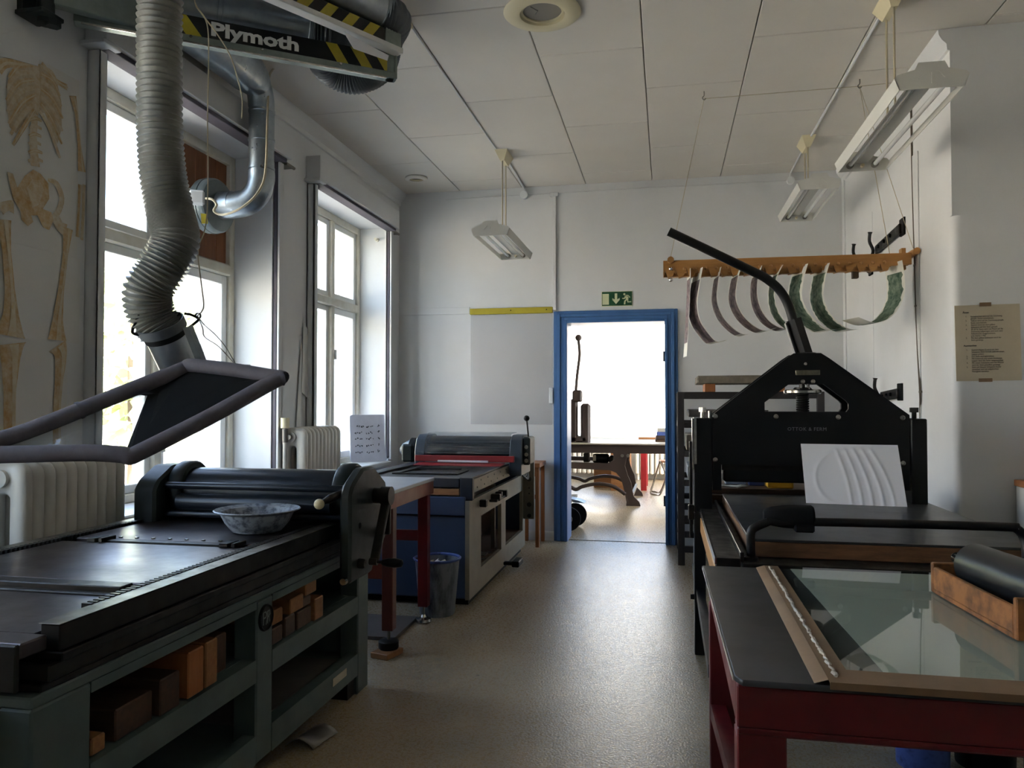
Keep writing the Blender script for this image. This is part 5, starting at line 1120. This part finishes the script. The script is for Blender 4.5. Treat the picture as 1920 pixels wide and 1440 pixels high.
# lever and socket
bm = BM(); a = V((.735, yf+.1, 1.59)); b = V((.672, yf+.1, 1.80)); tube(bm, [a, b], .046, 6); bar(bm, a+V((-.045, -.02, 0)), b+V((-.04, -.02, -.02)), .012, .05, (0, 1, 0), .003); obj('lever_socket', bm, M['black'], pc)
bm = BM(); lathe(bm, [(0, 0), (.075, 0), (.07, .02), (.05, .03), (0, .03)], (.735, yf+.1, 1.59), (0, 0, 1), 24); obj('socket_collar', bm, M['black'], pc)
LV = [(0.698,4.370,1.639), (0.664,4.370,1.827), (0.616,4.370,1.945), (0.537,4.360,2.024), (0.445,4.350,2.075), (0.232,4.330,2.185), (0.015,4.310,2.296)]
bm = BM(); tube(bm, spline(LV, 8), .0245, 18); obj('lever', bm, M['black'], pc)
# bottom platen, rear table
bm = BM(); box(bm, .30, 1.17, yf+.06, yf+.16, .92, 1.0, .01); obj('platen', bm, M['black'], pc)
bm = BM(); box(bm, .29, 1.19, yf+.04, yf+.06, .985, 1.016); obj('platen_edge', bm, M['darksteel'], pc)
bm = BM(); box(bm, .2, 1.3, 4.55, 5.0, .83, .862, .003); obj('rear_shelf', bm, M['wooddark'], pc)
bm = BM(); box(bm, .21, 1.3, 4.5, 4.55, .78, .83, .003); obj('rear_beam', bm, M['wooddark'], pc)
# bed
bm = BM(); box(bm, .175, .262, 2.93, 4.9, .735, .78, .003); rl = obj('bed_rail', bm, M['darksteel'], pc)
bm = BM(); box(bm, .170, .1755, 2.93, 4.24, .757, .783); obj('rail_edge', bm, M['shinysteel'], rl)
bm = BM(); box(bm, .172, .2, 2.95, 4.24, .66, .735, .003); obj('side_board', bm, M['beech'], pc)
bm = BM(); box(bm, 1.335, 1.42, 2.93, 4.9, .735, .78, .003); obj('bed_rail', bm, M['darksteel'], pc)
bm = BM(); box(bm, .27, 1.33, 2.93, 4.9, .735, .762, .003); obj('bed_plate', bm, M['darksteel'], pc)
bm = BM(); box(bm, .27, 1.33, 2.90, 2.93, .70, .745, .003); obj('front_strip', bm, M['wooddark'], pc)
bm = BM(); box(bm, .305, 1.325, 3.06, 4.6, .7635, .822, .003); bb = obj('bed_board', bm, mat('worn_brown_board', '#7c5738', .6, col2='#4a3220', scale=9, stretch=(1, 6, 6)), pc)
bm = BM(); box(bm, .305, 1.325, 3.06, 4.6, .8225, .832, .002); obj('board_top', bm, M['slab'], pc)
bm = BM(); box(bm, .262, .275, 2.95, 4.88, .765, .80, .002); obj('guide_strip', bm, M['black'], pc)
# things on the press
t = thing('draw_bar', 'black bent steel bar with a leather-wrapped sleeve lying across the press bed', 'bar', (.75, 3.02, .763))
bm = BM(); tube(bm, spline([(.305, 3.0, .78), (.304, 3.0, .83), (.306, 3.0, .868), (.322, 3.005, .885), (.355, 3.01, .9), (.375, 3.012, .908), (.40, 3.012, .909), (.8, 3.012, .912), (1.17, 3.012, .912), (1.205, 3.012, .906), (1.225, 3.01, .88), (1.23, 3.0, .84), (1.23, 3.0, .78)], 5), .016, 14); obj('bar', bm, M['black'], t)
for x in (.305, 1.23):
    bm = BM(); lathe(bm, [(0, 0), (.028, 0), (.026, .012), (.016, .018), (0, .018)], (x, 3.0, .7625), (0, 0, 1), 14); obj('foot', bm, M['black'], t)
bm = BM(); lathe(bm, [(0, 0), (.022, 0), (.03, .012), (.036, .03), (.042, .07), (.044, .11), (.044, .17), (.038, .178), (0, .178)], (.355, 3.035, .924), (1, 0, 0), 18)
bmesh.ops.translate(bm, verts=bm.verts, vec=(0, 0, 0)); obj('sleeve', bm, M['blackmatte'], t)
bm = BM(); box(bm, .46, .53, 2.99, 3.04, .872, .9, .006); obj('clamp', bm, M['black'], t)
# embossed paper leaning on the press
t = thing('embossed_sheet', 'white sheet with embossed curved lines leaning on the front of the black press', 'paper', (.93, 4.25, .832))
aa, bb_, cc, dd = V((.700, 4.19, .834)), V((1.165, 4.13, .834)), V((1.15, 4.225, 1.135)), V((.688, 4.262, 1.135))
n = 40; m_ = 34; bm = BM(); g = []
lines = [(.16, .10, .9, .33), (.40, .55, 1.3, 0), (.55, .70, 1.4, .0), (.68, .86, 1.5, 0), (.80, .98, 1.6, 0)]
def emb(u, v):
    h = 0; r2 = math.hypot((u-.42)/.30, (v-.42)/.46); h += .004*math.exp(-((r2-1)/.06)**2)*(1 if (u < .45) else .25)
    for k in range(5):
        c0 = .34+.085*k; c = c0+(.12+.02*k)*(1-v*v); 
        h += .0045*math.exp(-((u-c)/.016)**2)*(1 if v < .93 else 0)
    return h
for i in range(n*2+1):
    row = []
    for j in range(m_+1):
        u, v = i/(n*2), j/m_; p = aa.lerp(bb_, u).lerp(dd.lerp(cc, u), v); row.append(bm.verts.new(p+V((0, -1, .25))*emb(u, v)+V((0, -.004*math.sin(u*3), 0))))
    g.append(row)
for i in range(n*2):
    for j in range(m_): face(bm, (g[i][j], g[i+1][j], g[i+1][j+1], g[i][j+1]))
obj('sheet', bm, M['paper'], t, 80)
bm = BM(); prism(bm, [(.56, 4.60, .8635), (.70, 4.58, .8635), (.70, 4.58, .93), (.56, 4.60, .93)], (0, .09, 0), .006); tag(obj('yellow_box', bm, M['yellow'], None), 'small mustard yellow box on the shelf behind the black press', 'box')
bm = BM(); box(bm, .47, .56, 4.72, 4.8, .8625, .95, .004); tag(obj('blue_box', bm, mat('dark_blue_card', '#22356b', .5), None), 'small dark blue box on the shelf beside the yellow box', 'box')
bm = BM(); box(bm, .34, .46, 4.76, 4.86, .8625, .92, .004); tag(obj('grey_box', bm, mat('grey_blue_card', '#7d8696', .6), None), 'low grey-blue box on the shelf left of the dark blue box', 'box')
bm = BM(); r = [bm.verts.new((.30+.16*i/8, 4.60+.03*math.sin(i), .8645+.006*abs(math.sin(i*1.3)))) for i in range(9)]; r2 = [bm.verts.new((.30+.16*i/8, 4.68+.02*math.cos(i), .8645+.006*abs(math.cos(i)))) for i in range(9)]
for i in range(8): face(bm, (r[i], r[i+1], r2[i+1], r2[i]))
o = obj('crumpled_rag', bm, M['film'], None); o.modifiers.new('t', 'SOLIDIFY').thickness = .002
tag(o, 'small crumpled pale rag on the shelf behind the press frame', 'rag')

# ------------------------------------------------------------------ rack of stones behind the press
rk = thing('stone_rack', 'dark steel storage rack for stone slabs between the door and the black press', 'rack', (.66, 6.9, 0))
for x in (.085, 1.19):
    for y in (6.56, 7.3):
        bm = BM(); box(bm, x, x+.055, y, y+.05, 0, 1.44, .003); obj('post', bm, M['rackdark'], rk)
for y in (6.56, 7.3):
    bm = BM(); box(bm, .14, 1.19, y, y+.05, 1.385, 1.44, .003); obj('top_rail', bm, M['rackdark'], rk)
LV_ = [(0.171,6.560,1.165), (0.170,6.560,0.925), (0.169,6.560,0.682), (0.167,6.560,0.488), (0.167,6.560,0.386), (0.166,6.560,0.254), (0.166,6.560,0.131)]
for _, _, z in LV_:
    bm = BM(); box(bm, .14, 1.19, 6.565, 6.6, z-.025, z+.025, .003); box(bm, .14, 1.19, 7.3, 7.335, z-.025, z+.025, .003)
    for x in (.088, 1.195): box(bm, x, x+.045, 6.61, 7.3, z-.025, z+.025, .003)
    obj('shelf_frame', bm, M['rackdark'], rk)
def stone(x0, x1, y0, y1, z0, z1, label, m='stone'):
    rg = random.Random(int(z0*100)); bm = BM(); nx = 14; top = []
    box(bm, x0, x1, y0, y1, z0, z1, .006); bmesh.ops.subdivide_edges(bm, edges=bm.edges[:], cuts=3, use_grid_fill=True)
    for v in bm.verts:
        if v.co.z > z0+.002: v.co += V((rg.uniform(-.003, .003), rg.uniform(-.006, .006), rg.uniform(-.003, .002)))
    return tag(obj('stone_slab', bm, M[m], None), label, 'stone', 'litho stone slabs on the rack')
stone(.25, 1.05, 6.55, 7.1, 1.51, 1.575, 'pale rough stone slab raised on wood blocks on top of the rack')
stone(.18, .82, 6.62, 7.25, 1.23, 1.29, 'grey stone slab on the upper shelf of the rack', 'cardgrey')
for x in (.31, .86):
    bm = BM(); box(bm, x, x+.085, 6.58, 6.95, 1.4405, 1.509, .003); tag(obj('support_block', bm, M['woodorange'], None), 'orange wood block under the left end of the top stone slab' if x < .5 else 'reddish wood block under the right end of the top stone slab', 'wood block')
for i, (z0, z1) in enumerate(((LV_[0][2]-.135, LV_[0][2]-.03), )): pass
for x0, z0, h, lb in ((.16, LV_[1][2]+.0255, .13, 'thick grey stone block on the second shelf of the rack, beside the door'), (.17, LV_[2][2]+.0255, .11, 'pale thin stone on the third shelf of the rack')):
    stone(x0, x0+.6, 6.615, 7.2, z0, z0+h, lb, 'film' if 'pale' in lb else 'stone')

# ------------------------------------------------------------------ red ink table in the foreground
rt = thing('ink_table', 'heavy dark red steel table with a black slab and glass inking plate in the foreground', 'table', (.75, 2.25, 0))
x0, x1, y0, y1 = .14, 1.36, 1.672, 2.80
bm = BM()
box(bm, x0, x1, y0, y0+.03, .675, .763, .003); box(bm, x0, x1, y1-.03, y1, .675, .763, .003); box(bm, x0, x0+.03, y0+.03, y1-.03, .675, .763, .003); box(bm, x1-.03, x1, y0+.03, y1-.03, .675, .763, .003)
box(bm, x0, x1, y0-.003, y0+.06, .663, .676, .003)
obj('apron', bm, M['red'], rt)
for xx, w in ((x0, .098), (x1-.098, .098)):
    for yy in (y0, y1-.08):
        bm = BM(); box(bm, xx, xx+w, yy, yy+.012, 0, .675, .003); box(bm, xx if xx < .5 else xx+w-.012, xx+.012 if xx < .5 else xx+w, yy+.012, yy+.08, 0, .655, .003); obj('leg', bm, M['red'], rt)
bm = BM(); bar(bm, (.165, y1-.06, .3), (.215, y0+.05, .3), .05, .05); obj('stretcher', bm, M['red'], rt)
bm = BM(); bar(bm, (x1-.04, y1-.06, .3), (x1-.04, y0+.05, .3), .05, .05); obj('stretcher', bm, M['red'], rt)
bm = BM(); box(bm, .24, x1-.1, 2.6, 2.64, .28, .33); obj('stretcher', bm, M['red'], rt)
bm = BM()
pts = [(x1+.01, y0-.008), (x1+.01, y1), (.121, y1), (.121, y0+.02)]
pts = [(x1+.01, y1), (.121, y1), (.136, y0+.02), (.15, y0-.008), (x1+.01, y0-.008)]
prism(bm, [(a, b, .764) for a, b in pts], (0, 0, .013), .002); sl = obj('slab', bm, M['slab'], rt)
bm = BM(); bar(bm, (.1195, y1, .7705), (.134, y0+.02, .7705), .002, .011); obj('slab_edge', bm, M['shinysteel'], sl)
bm = BM(); prism(bm, [(.413, y1-.005, .7775), (.449, 1.742, .7775), (1.33, 1.742, .7775), (1.33, y1-.005, .7775)], (0, 0, .0012)); obj('backing_sheet', bm, M['whiteboard'], rt)
bm = BM(); prism(bm, [(.345, y1-.004, .779), (.345, 1.70, .779), (1.34, 1.70, .779), (1.34, y1-.004, .779)], (0, 0, .006), .0008); obj('glass_plate', bm, glass('ink_glass', (.93, .96, .94), ior=1.75), rt)
bm = BM(); prism(bm, [(.327, y1-.004, .7855), (.319, 1.672, .7855), (.368, 1.735, .7855), (.373, y1-.004, .7855)], (0, 0, .001)); prism(bm, [(.30, y1-.004, .778), (.292, 1.672, .778), (.319, 1.672, .7865), (.327, y1-.004, .7865)], (.001, 0, .0005)); obj('tape_border', bm, M['tan'], rt)
bm = BM(); box(bm, .32, x1, 1.66, 1.742, .7855, .7868); box(bm, .32, x1, 1.6585, 1.6605, .772, .7868); obj('tape_border', bm, M['tan'], rt)
bm = BM(); rg = random.Random(3); P = []
for k in range(90):
    f = k/89; P.append(V((.342-.004*f+rg.uniform(-.003, .003), 2.76-1.07*f, .7875+rg.uniform(0, .003))))
tube(bm, P, [rg.uniform(.002, .006) for _ in P], 6); obj('glue_bead', bm, mat('milky_glue', '#cfc8bc', .3, col2='#7a6a55', scale=60), rt)
# tray with the ink roller
def trayp(u, v, z): return V((.79, 2.5, 0))+V((.30, -.954, 0)).normalized()*0
e1 = V((.036, -.46, 0)); L1 = e1.length; e1.normalize(); e2 = V((-e1.y, e1.x, 0))
tb = thing('roller_tray', 'scorched wooden tray holding an ink roller on the glass plate', 'tray', (.9, 2.3, .786))
O = V((.772, 2.495, .7865)); Lx, Wx = .45, .22
def tp(u, v, z): return O+e1*u+e2*v+UP*z
M['burnt'] = mat('scorched_pine', '#9a6232', .6, col2='#3a2413', scale=13, contrast=.14, mix=.56, detail=8)
bm = BM(); obox(bm, tp(Lx/2, Wx/2, .006), (Lx, Wx, .012), e1, e2, UP, .002); obj('bottom', bm, M['burnt'], tb)
for v in (.008, Wx-.008):
    bm = BM(); obox(bm, tp(Lx/2, v, .012+.032), (Lx, .016, .064), e1, e2, UP, .003); obj('side_board', bm, M['burnt'], tb)
for u in (-.009, Lx+.009):
    bm = BM(); obox(bm, tp(u, Wx/2, .05 if u > 0 else .044), (.018, Wx, .1 if u > 0 else .088), e1, e2, UP, .003); obj('end_board', bm, M['burnt'], tb)
ir = thing('ink_roller', 'black rubber ink roller resting in the wooden tray', 'roller', tuple(tp(Lx/2, Wx/2, .02)), None)
er = V((.15, -.989, 0)); rc = tp(Lx/2, Wx/2, .094)
bm = BM(); lathe(bm, [(0, -.18), (.058, -.18), (.062, -.176), (.062, .176), (.058, .18), (0, .18)], rc, er, 36); obj('barrel', bm, mat('black_rubber', '#191b1d', .3, col2='#22252a', scale=8), ir)
bm = BM(); lathe(bm, [(0, -.285), (.015, -.285), (.017, -.28), (.017, -.18), (0, -.18)], rc, er, 20); lathe(bm, [(0, .18), (.017, .18), (.017, .24), (0, .24)], rc, er, 20); obj('axle', bm, M['chrome'], ir)
# tins under the table
for i, (x, y, r, h, m, lb) in enumerate(((.93, 3.15, .1, .3, 'bluepaint', 'blue paint-splashed can on the floor behind the red table'), (1.16, 3.2, .11, .33, 'blackmatte', 'black bucket on the floor beside the blue paint-splashed can'))):
    t = thing('paint_can', lb, 'can', (x, y, 0)); bm = BM(); lathe(bm, [(0, 0), (r*.9, 0), (r, h), (r-.004, h), (r*.9-.006, .01), (0, .01)], (x, y, 0), (0, 0, 1), 28); obj('body', bm, M[m], t)
    bm = BM(); lathe(bm, [(r, h-.006), (r+.006, h-.003), (r+.006, h+.004), (r-.002, h+.004)], (x, y, 0), (0, 0, 1), 28, closed=True); obj('rim', bm, M['wire'], t)

# ------------------------------------------------------------------ the room beyond the door
p2 = thing('iron_press', 'cast iron etching press with curved legs in the bright room beyond the door', 'printing press', (-.9, 10.8, 0))
bm = BM(); box(bm, -2.2, .9, 10.2, 11.35, .795, .815, .003); obj('bed', bm, mat('pale_bed', '#cfc6b8', .4, col2='#b9ae9e', scale=5), p2)
bm = BM()
for y in (10.2, 11.3): box(bm, -2.2, .9, y, y+.05, .685, .79, .004)
box(bm, -2.2, -2.1, 10.25, 11.3, .685, .79); obj('bed_frame', bm, M['castiron'], p2)
bm = BM(); box(bm, -2.2, .9, 10.18, 11.37, .79, .7955); obj('bed_edge', bm, M['wooddark'], p2)
for y in (10.2, 11.3):
    bm = BM(); pts = [(-.83, .68), (-.48, .68), (-.5, .6), (-.515, .5), (-.49, .38), (-.455, .26), (-.45, .16), (-.43, .1), (-.36, .04), (-.34, 0), (-.53, 0), (-.52, .04), (-.54, .16), (-.58, .3), (-.61, .42), (-.66, .48), (-.8, .5)]
    pts = [(-.70, .69), (-.5, .69), (-.53, .6), (-.545, .52), (-.51, .4), (-.465, .3), (-.45, .2), (-.43, .12), (-.36, .05), (-.345, 0), (-.53, 0), (-.525, .05), (-.545, .15), (-.57, .26), (-.60, .36), (-.66, .43), (-.74, .46), (-1.4, .48), (-1.4, .56), (-.76, .55), (-.68, .6)]
    prism(bm, [(a, y, b) for a, b in pts], (0, .045, 0)); obj('leg', bm, M['castiron'], p2)
    bm = BM(); a0 = spline([(-.54, y+.02, .15), (-.7, y+.02, .25), (-.9, y+.02, .28), (-1.1, y+.02, .24), (-1.19, y+.02, .2), (-1.3, y+.02, .24), (-1.6, y+.02, .28)], 6); ribbon(bm, a0, .045, (0, 1, 0)); o = obj('curved_stretcher', bm, M['castiron'], p2); o.modifiers.new('t', 'SOLIDIFY').thickness = .04
    for x in (-.58, -.505):
        bm = BM(); lathe(bm, [(0, .012), (.02, .01), (.022, 0), (0, 0)], (x, y, .655), (0, -1, 0), 10); obj('bolt', bm, M['wire'], p2)
bm = BM(); bar(bm, (-.45, 10.25, .14), (-.44, 11.3, .16), .03, .04); obj('cross_tie', bm, M['wire'], p2)
bm = BM(); box(bm, -1.4, -.68, 10.4, 10.9, .5, .53); obj('motor_shelf', bm, M['castiron'], p2)
bm = BM(); lathe(bm, [(0, 0), (.05, 0), (.06, .02), (.06, .2), (.045, .22), (0, .22)], (-1.0, 10.6, .59), (1, 0, 0), 16); box(bm, -.78, -.7, 10.5, 10.7, .53, .63, .02); box(bm, -1.12, -1.04, 10.48, 10.6, .54, .66, .006); obj('gearbox', bm, M['darksteel'], p2)
bm = BM(); box(bm, -.99, -.95, 10.47, 10.5, .56, .64); obj('maker_label', bm, M['aged'], p2)
bm = BM()
for x, w in ((-1.3, .12), (-1.14, .13)): box(bm, x, x+w, 10.3, 10.42, .79, 1.4 if x < -1.2 else 1.34, .03)
box(bm, -1.32, -1.05, 10.3, 10.42, .815, .9, .02); box(bm, -1.25, -1.12, 10.28, 10.44, 1.36, 1.52, .02); obj('yoke', bm, M['castiron'], p2)
bm = BM(); tube(bm, spline([(-1.205, 10.35, 1.5), (-1.19, 10.35, 1.7), (-1.155, 10.35, 2.0), (-1.17, 10.35, 2.2)], 6), .02, 8); l2 = obj('lever_pole', bm, M['castiron'], p2)
bm = BM(); sph(bm, (-1.17, 10.35, 2.23), .045, 10); obj('lever_knob', bm, M['castiron'], p2)
# trolley with tyred wheels at the left of the doorway
t = thing('trolley', 'grey trolley with black tyred wheels just inside the far room, left of the doorway', 'trolley', (-1.2, 8.3, 0))
bm = BM(); box(bm, -1.6, -1.02, 8.1, 8.14, .28, .9, .004); box(bm, -1.6, -1.02, 8.1, 8.9, .26, .29, .004); obj('frame', bm, M['creamgrey'], t)
bm = BM(); prism(bm, [(-1.0, 8.32, .27), (-.88, 8.32, .265), (-.94, 8.32, .29), (-1.04, 8.32, .31)], (0, .2, 0)); obj('mudguard', bm, M['galv'], t)
for y, x, r in ((8.12, -1.03, .125), (8.45, -1.0, .125)):
    bm = BM(); lathe(bm, [(0, 0), (r*.6, 0), (r*.62, -.005), (r*.95, -.005), (r, .01), (r, .05), (r*.95, .06), (r*.6, .06), (0, .055)], (x, y, r), (.35, -1, 0), 26); wl_ = obj('tyre', bm, M['blackmatte'], t)
    bm = BM(); lathe(bm, [(0, .07), (.03, .068), (.035, .058), (0, .058)], (x, y, r), (.35, -1, 0), 12); obj('hub', bm, M['wire'], wl_)
# under and behind the iron press
bm = BM(); box(bm, -.4, -.31, 12.0, 12.09, 0, .78, .004); bm2 = bm; t = thing('red_table', 'red-legged table standing by the far window beyond the iron press', 'table', (.1, 12.3, 0)); obj('leg', bm, M['redbar'], t)
for x, y in ((.5, 12.0), (-.4, 12.7), (.5, 12.7)):
    bm = BM(); box(bm, x, x+.09, y, y+.09, 0, .78, .004); obj('leg', bm, M['redbar'], t)
bm = BM(); box(bm, -.43, .62, 11.97, 12.82, .78, .82, .004); obj('tabletop', bm, M['wood'], t)
for i, (x, y, w, h, lb) in enumerate(((-.85, 11.9, .3, .62, 'tall pale cardboard carton under the far window, behind the iron press leg'), (-1.15, 12.3, .35, .4, 'low pale cardboard carton on the floor behind the iron press, left of the tall one'))):
    t = thing('carton', lb, 'box', (x+w/2, y+.15, 0)); bm = BM(); box(bm, x, x+w, y, y+.3, 0, h, .004); obj('box', bm, M['wood'], t); bm = BM(); box(bm, x+.01, x+w-.01, y+.01, y+.15, h, h+.006); obj('flap', bm, M['wood'], t)
t = thing('folding_chair', 'tubular folding chair by the right edge of the doorway in the far room', 'chair', (-.02, 11.4, 0))
for dy in (0, .36):
    bm = BM(); tube(bm, spline([(-.22, 11.4+dy, .1), (-.24, 11.4+dy, .03), (-.18, 11.4+dy, .012), (-.1, 11.4+dy, .02), (0, 11.4+dy, .3), (.08, 11.4+dy, .7)], 5), .012, 8); obj('frame_tube', bm, M['shinysteel'], t)
    bm = BM(); tube(bm, [(-.22, 11.4+dy, .1), (-.1, 11.4+dy, .5)], .012, 8); tube(bm, [(.12, 11.4+dy, .012), (-.1, 11.4+dy, .5)], .012, 8); obj('leg', bm, M['shinysteel'], t)
bm = BM(); box(bm, -.12, .25, 11.4, 11.76, .48, .5, .006); obj('seat', bm, M['woodorange'], t)
for i, (y, n_) in enumerate(((13.6, 14),)):
    for xx, lb in ((-1.9, 'white radiator under the far window, left part'), (-.55, 'white radiator under the far window, behind the red table')):
        t = thing('radiator', lb, 'radiator', (xx+.5, y, 0), 'radiators under the far window')
        for k in range(12):
            bm = BM(); box(bm, xx+.085*k, xx+.085*k+.065, y, y+.14, .1, .6, .02); obj('section', bm, M['rad'], t)
        bm = BM(); cyl(bm, (xx, y+.07, .14), (xx+1.0, y+.07, .14), .02, 8); cyl(bm, (xx, y+.07, .55), (xx+1.0, y+.07, .55), .02, 8); obj('header_pipe', bm, M['rad'], t)
        for k in (.05, .95):
            bm = BM(); cyl(bm, (xx+k, y+.07, 0), (xx+k, y+.07, .12), .02, 8); obj('foot', bm, M['rad'], t)
z = .8155
for k, (h, m, w, lb) in enumerate(((.035, 'wooddark', .3, 'brown flat box at the bottom of the small pile on the iron press bed'), (.05, 'castiron', .2, 'dark book second from the bottom of the pile on the iron press bed'), (.05, 'bluepaint', .22, 'blue book in the pile on the iron press bed'), (.05, 'film', .24, 'grey book on top of the pile on the iron press bed'))):
    bm = BM(); box(bm, -.16+.01*k, -.16+w, 10.7, 10.95, z, z+h, .004); z += h+.0005; tag(obj('book', bm, M[m], None), lb, 'book', 'pile on the iron press bed')
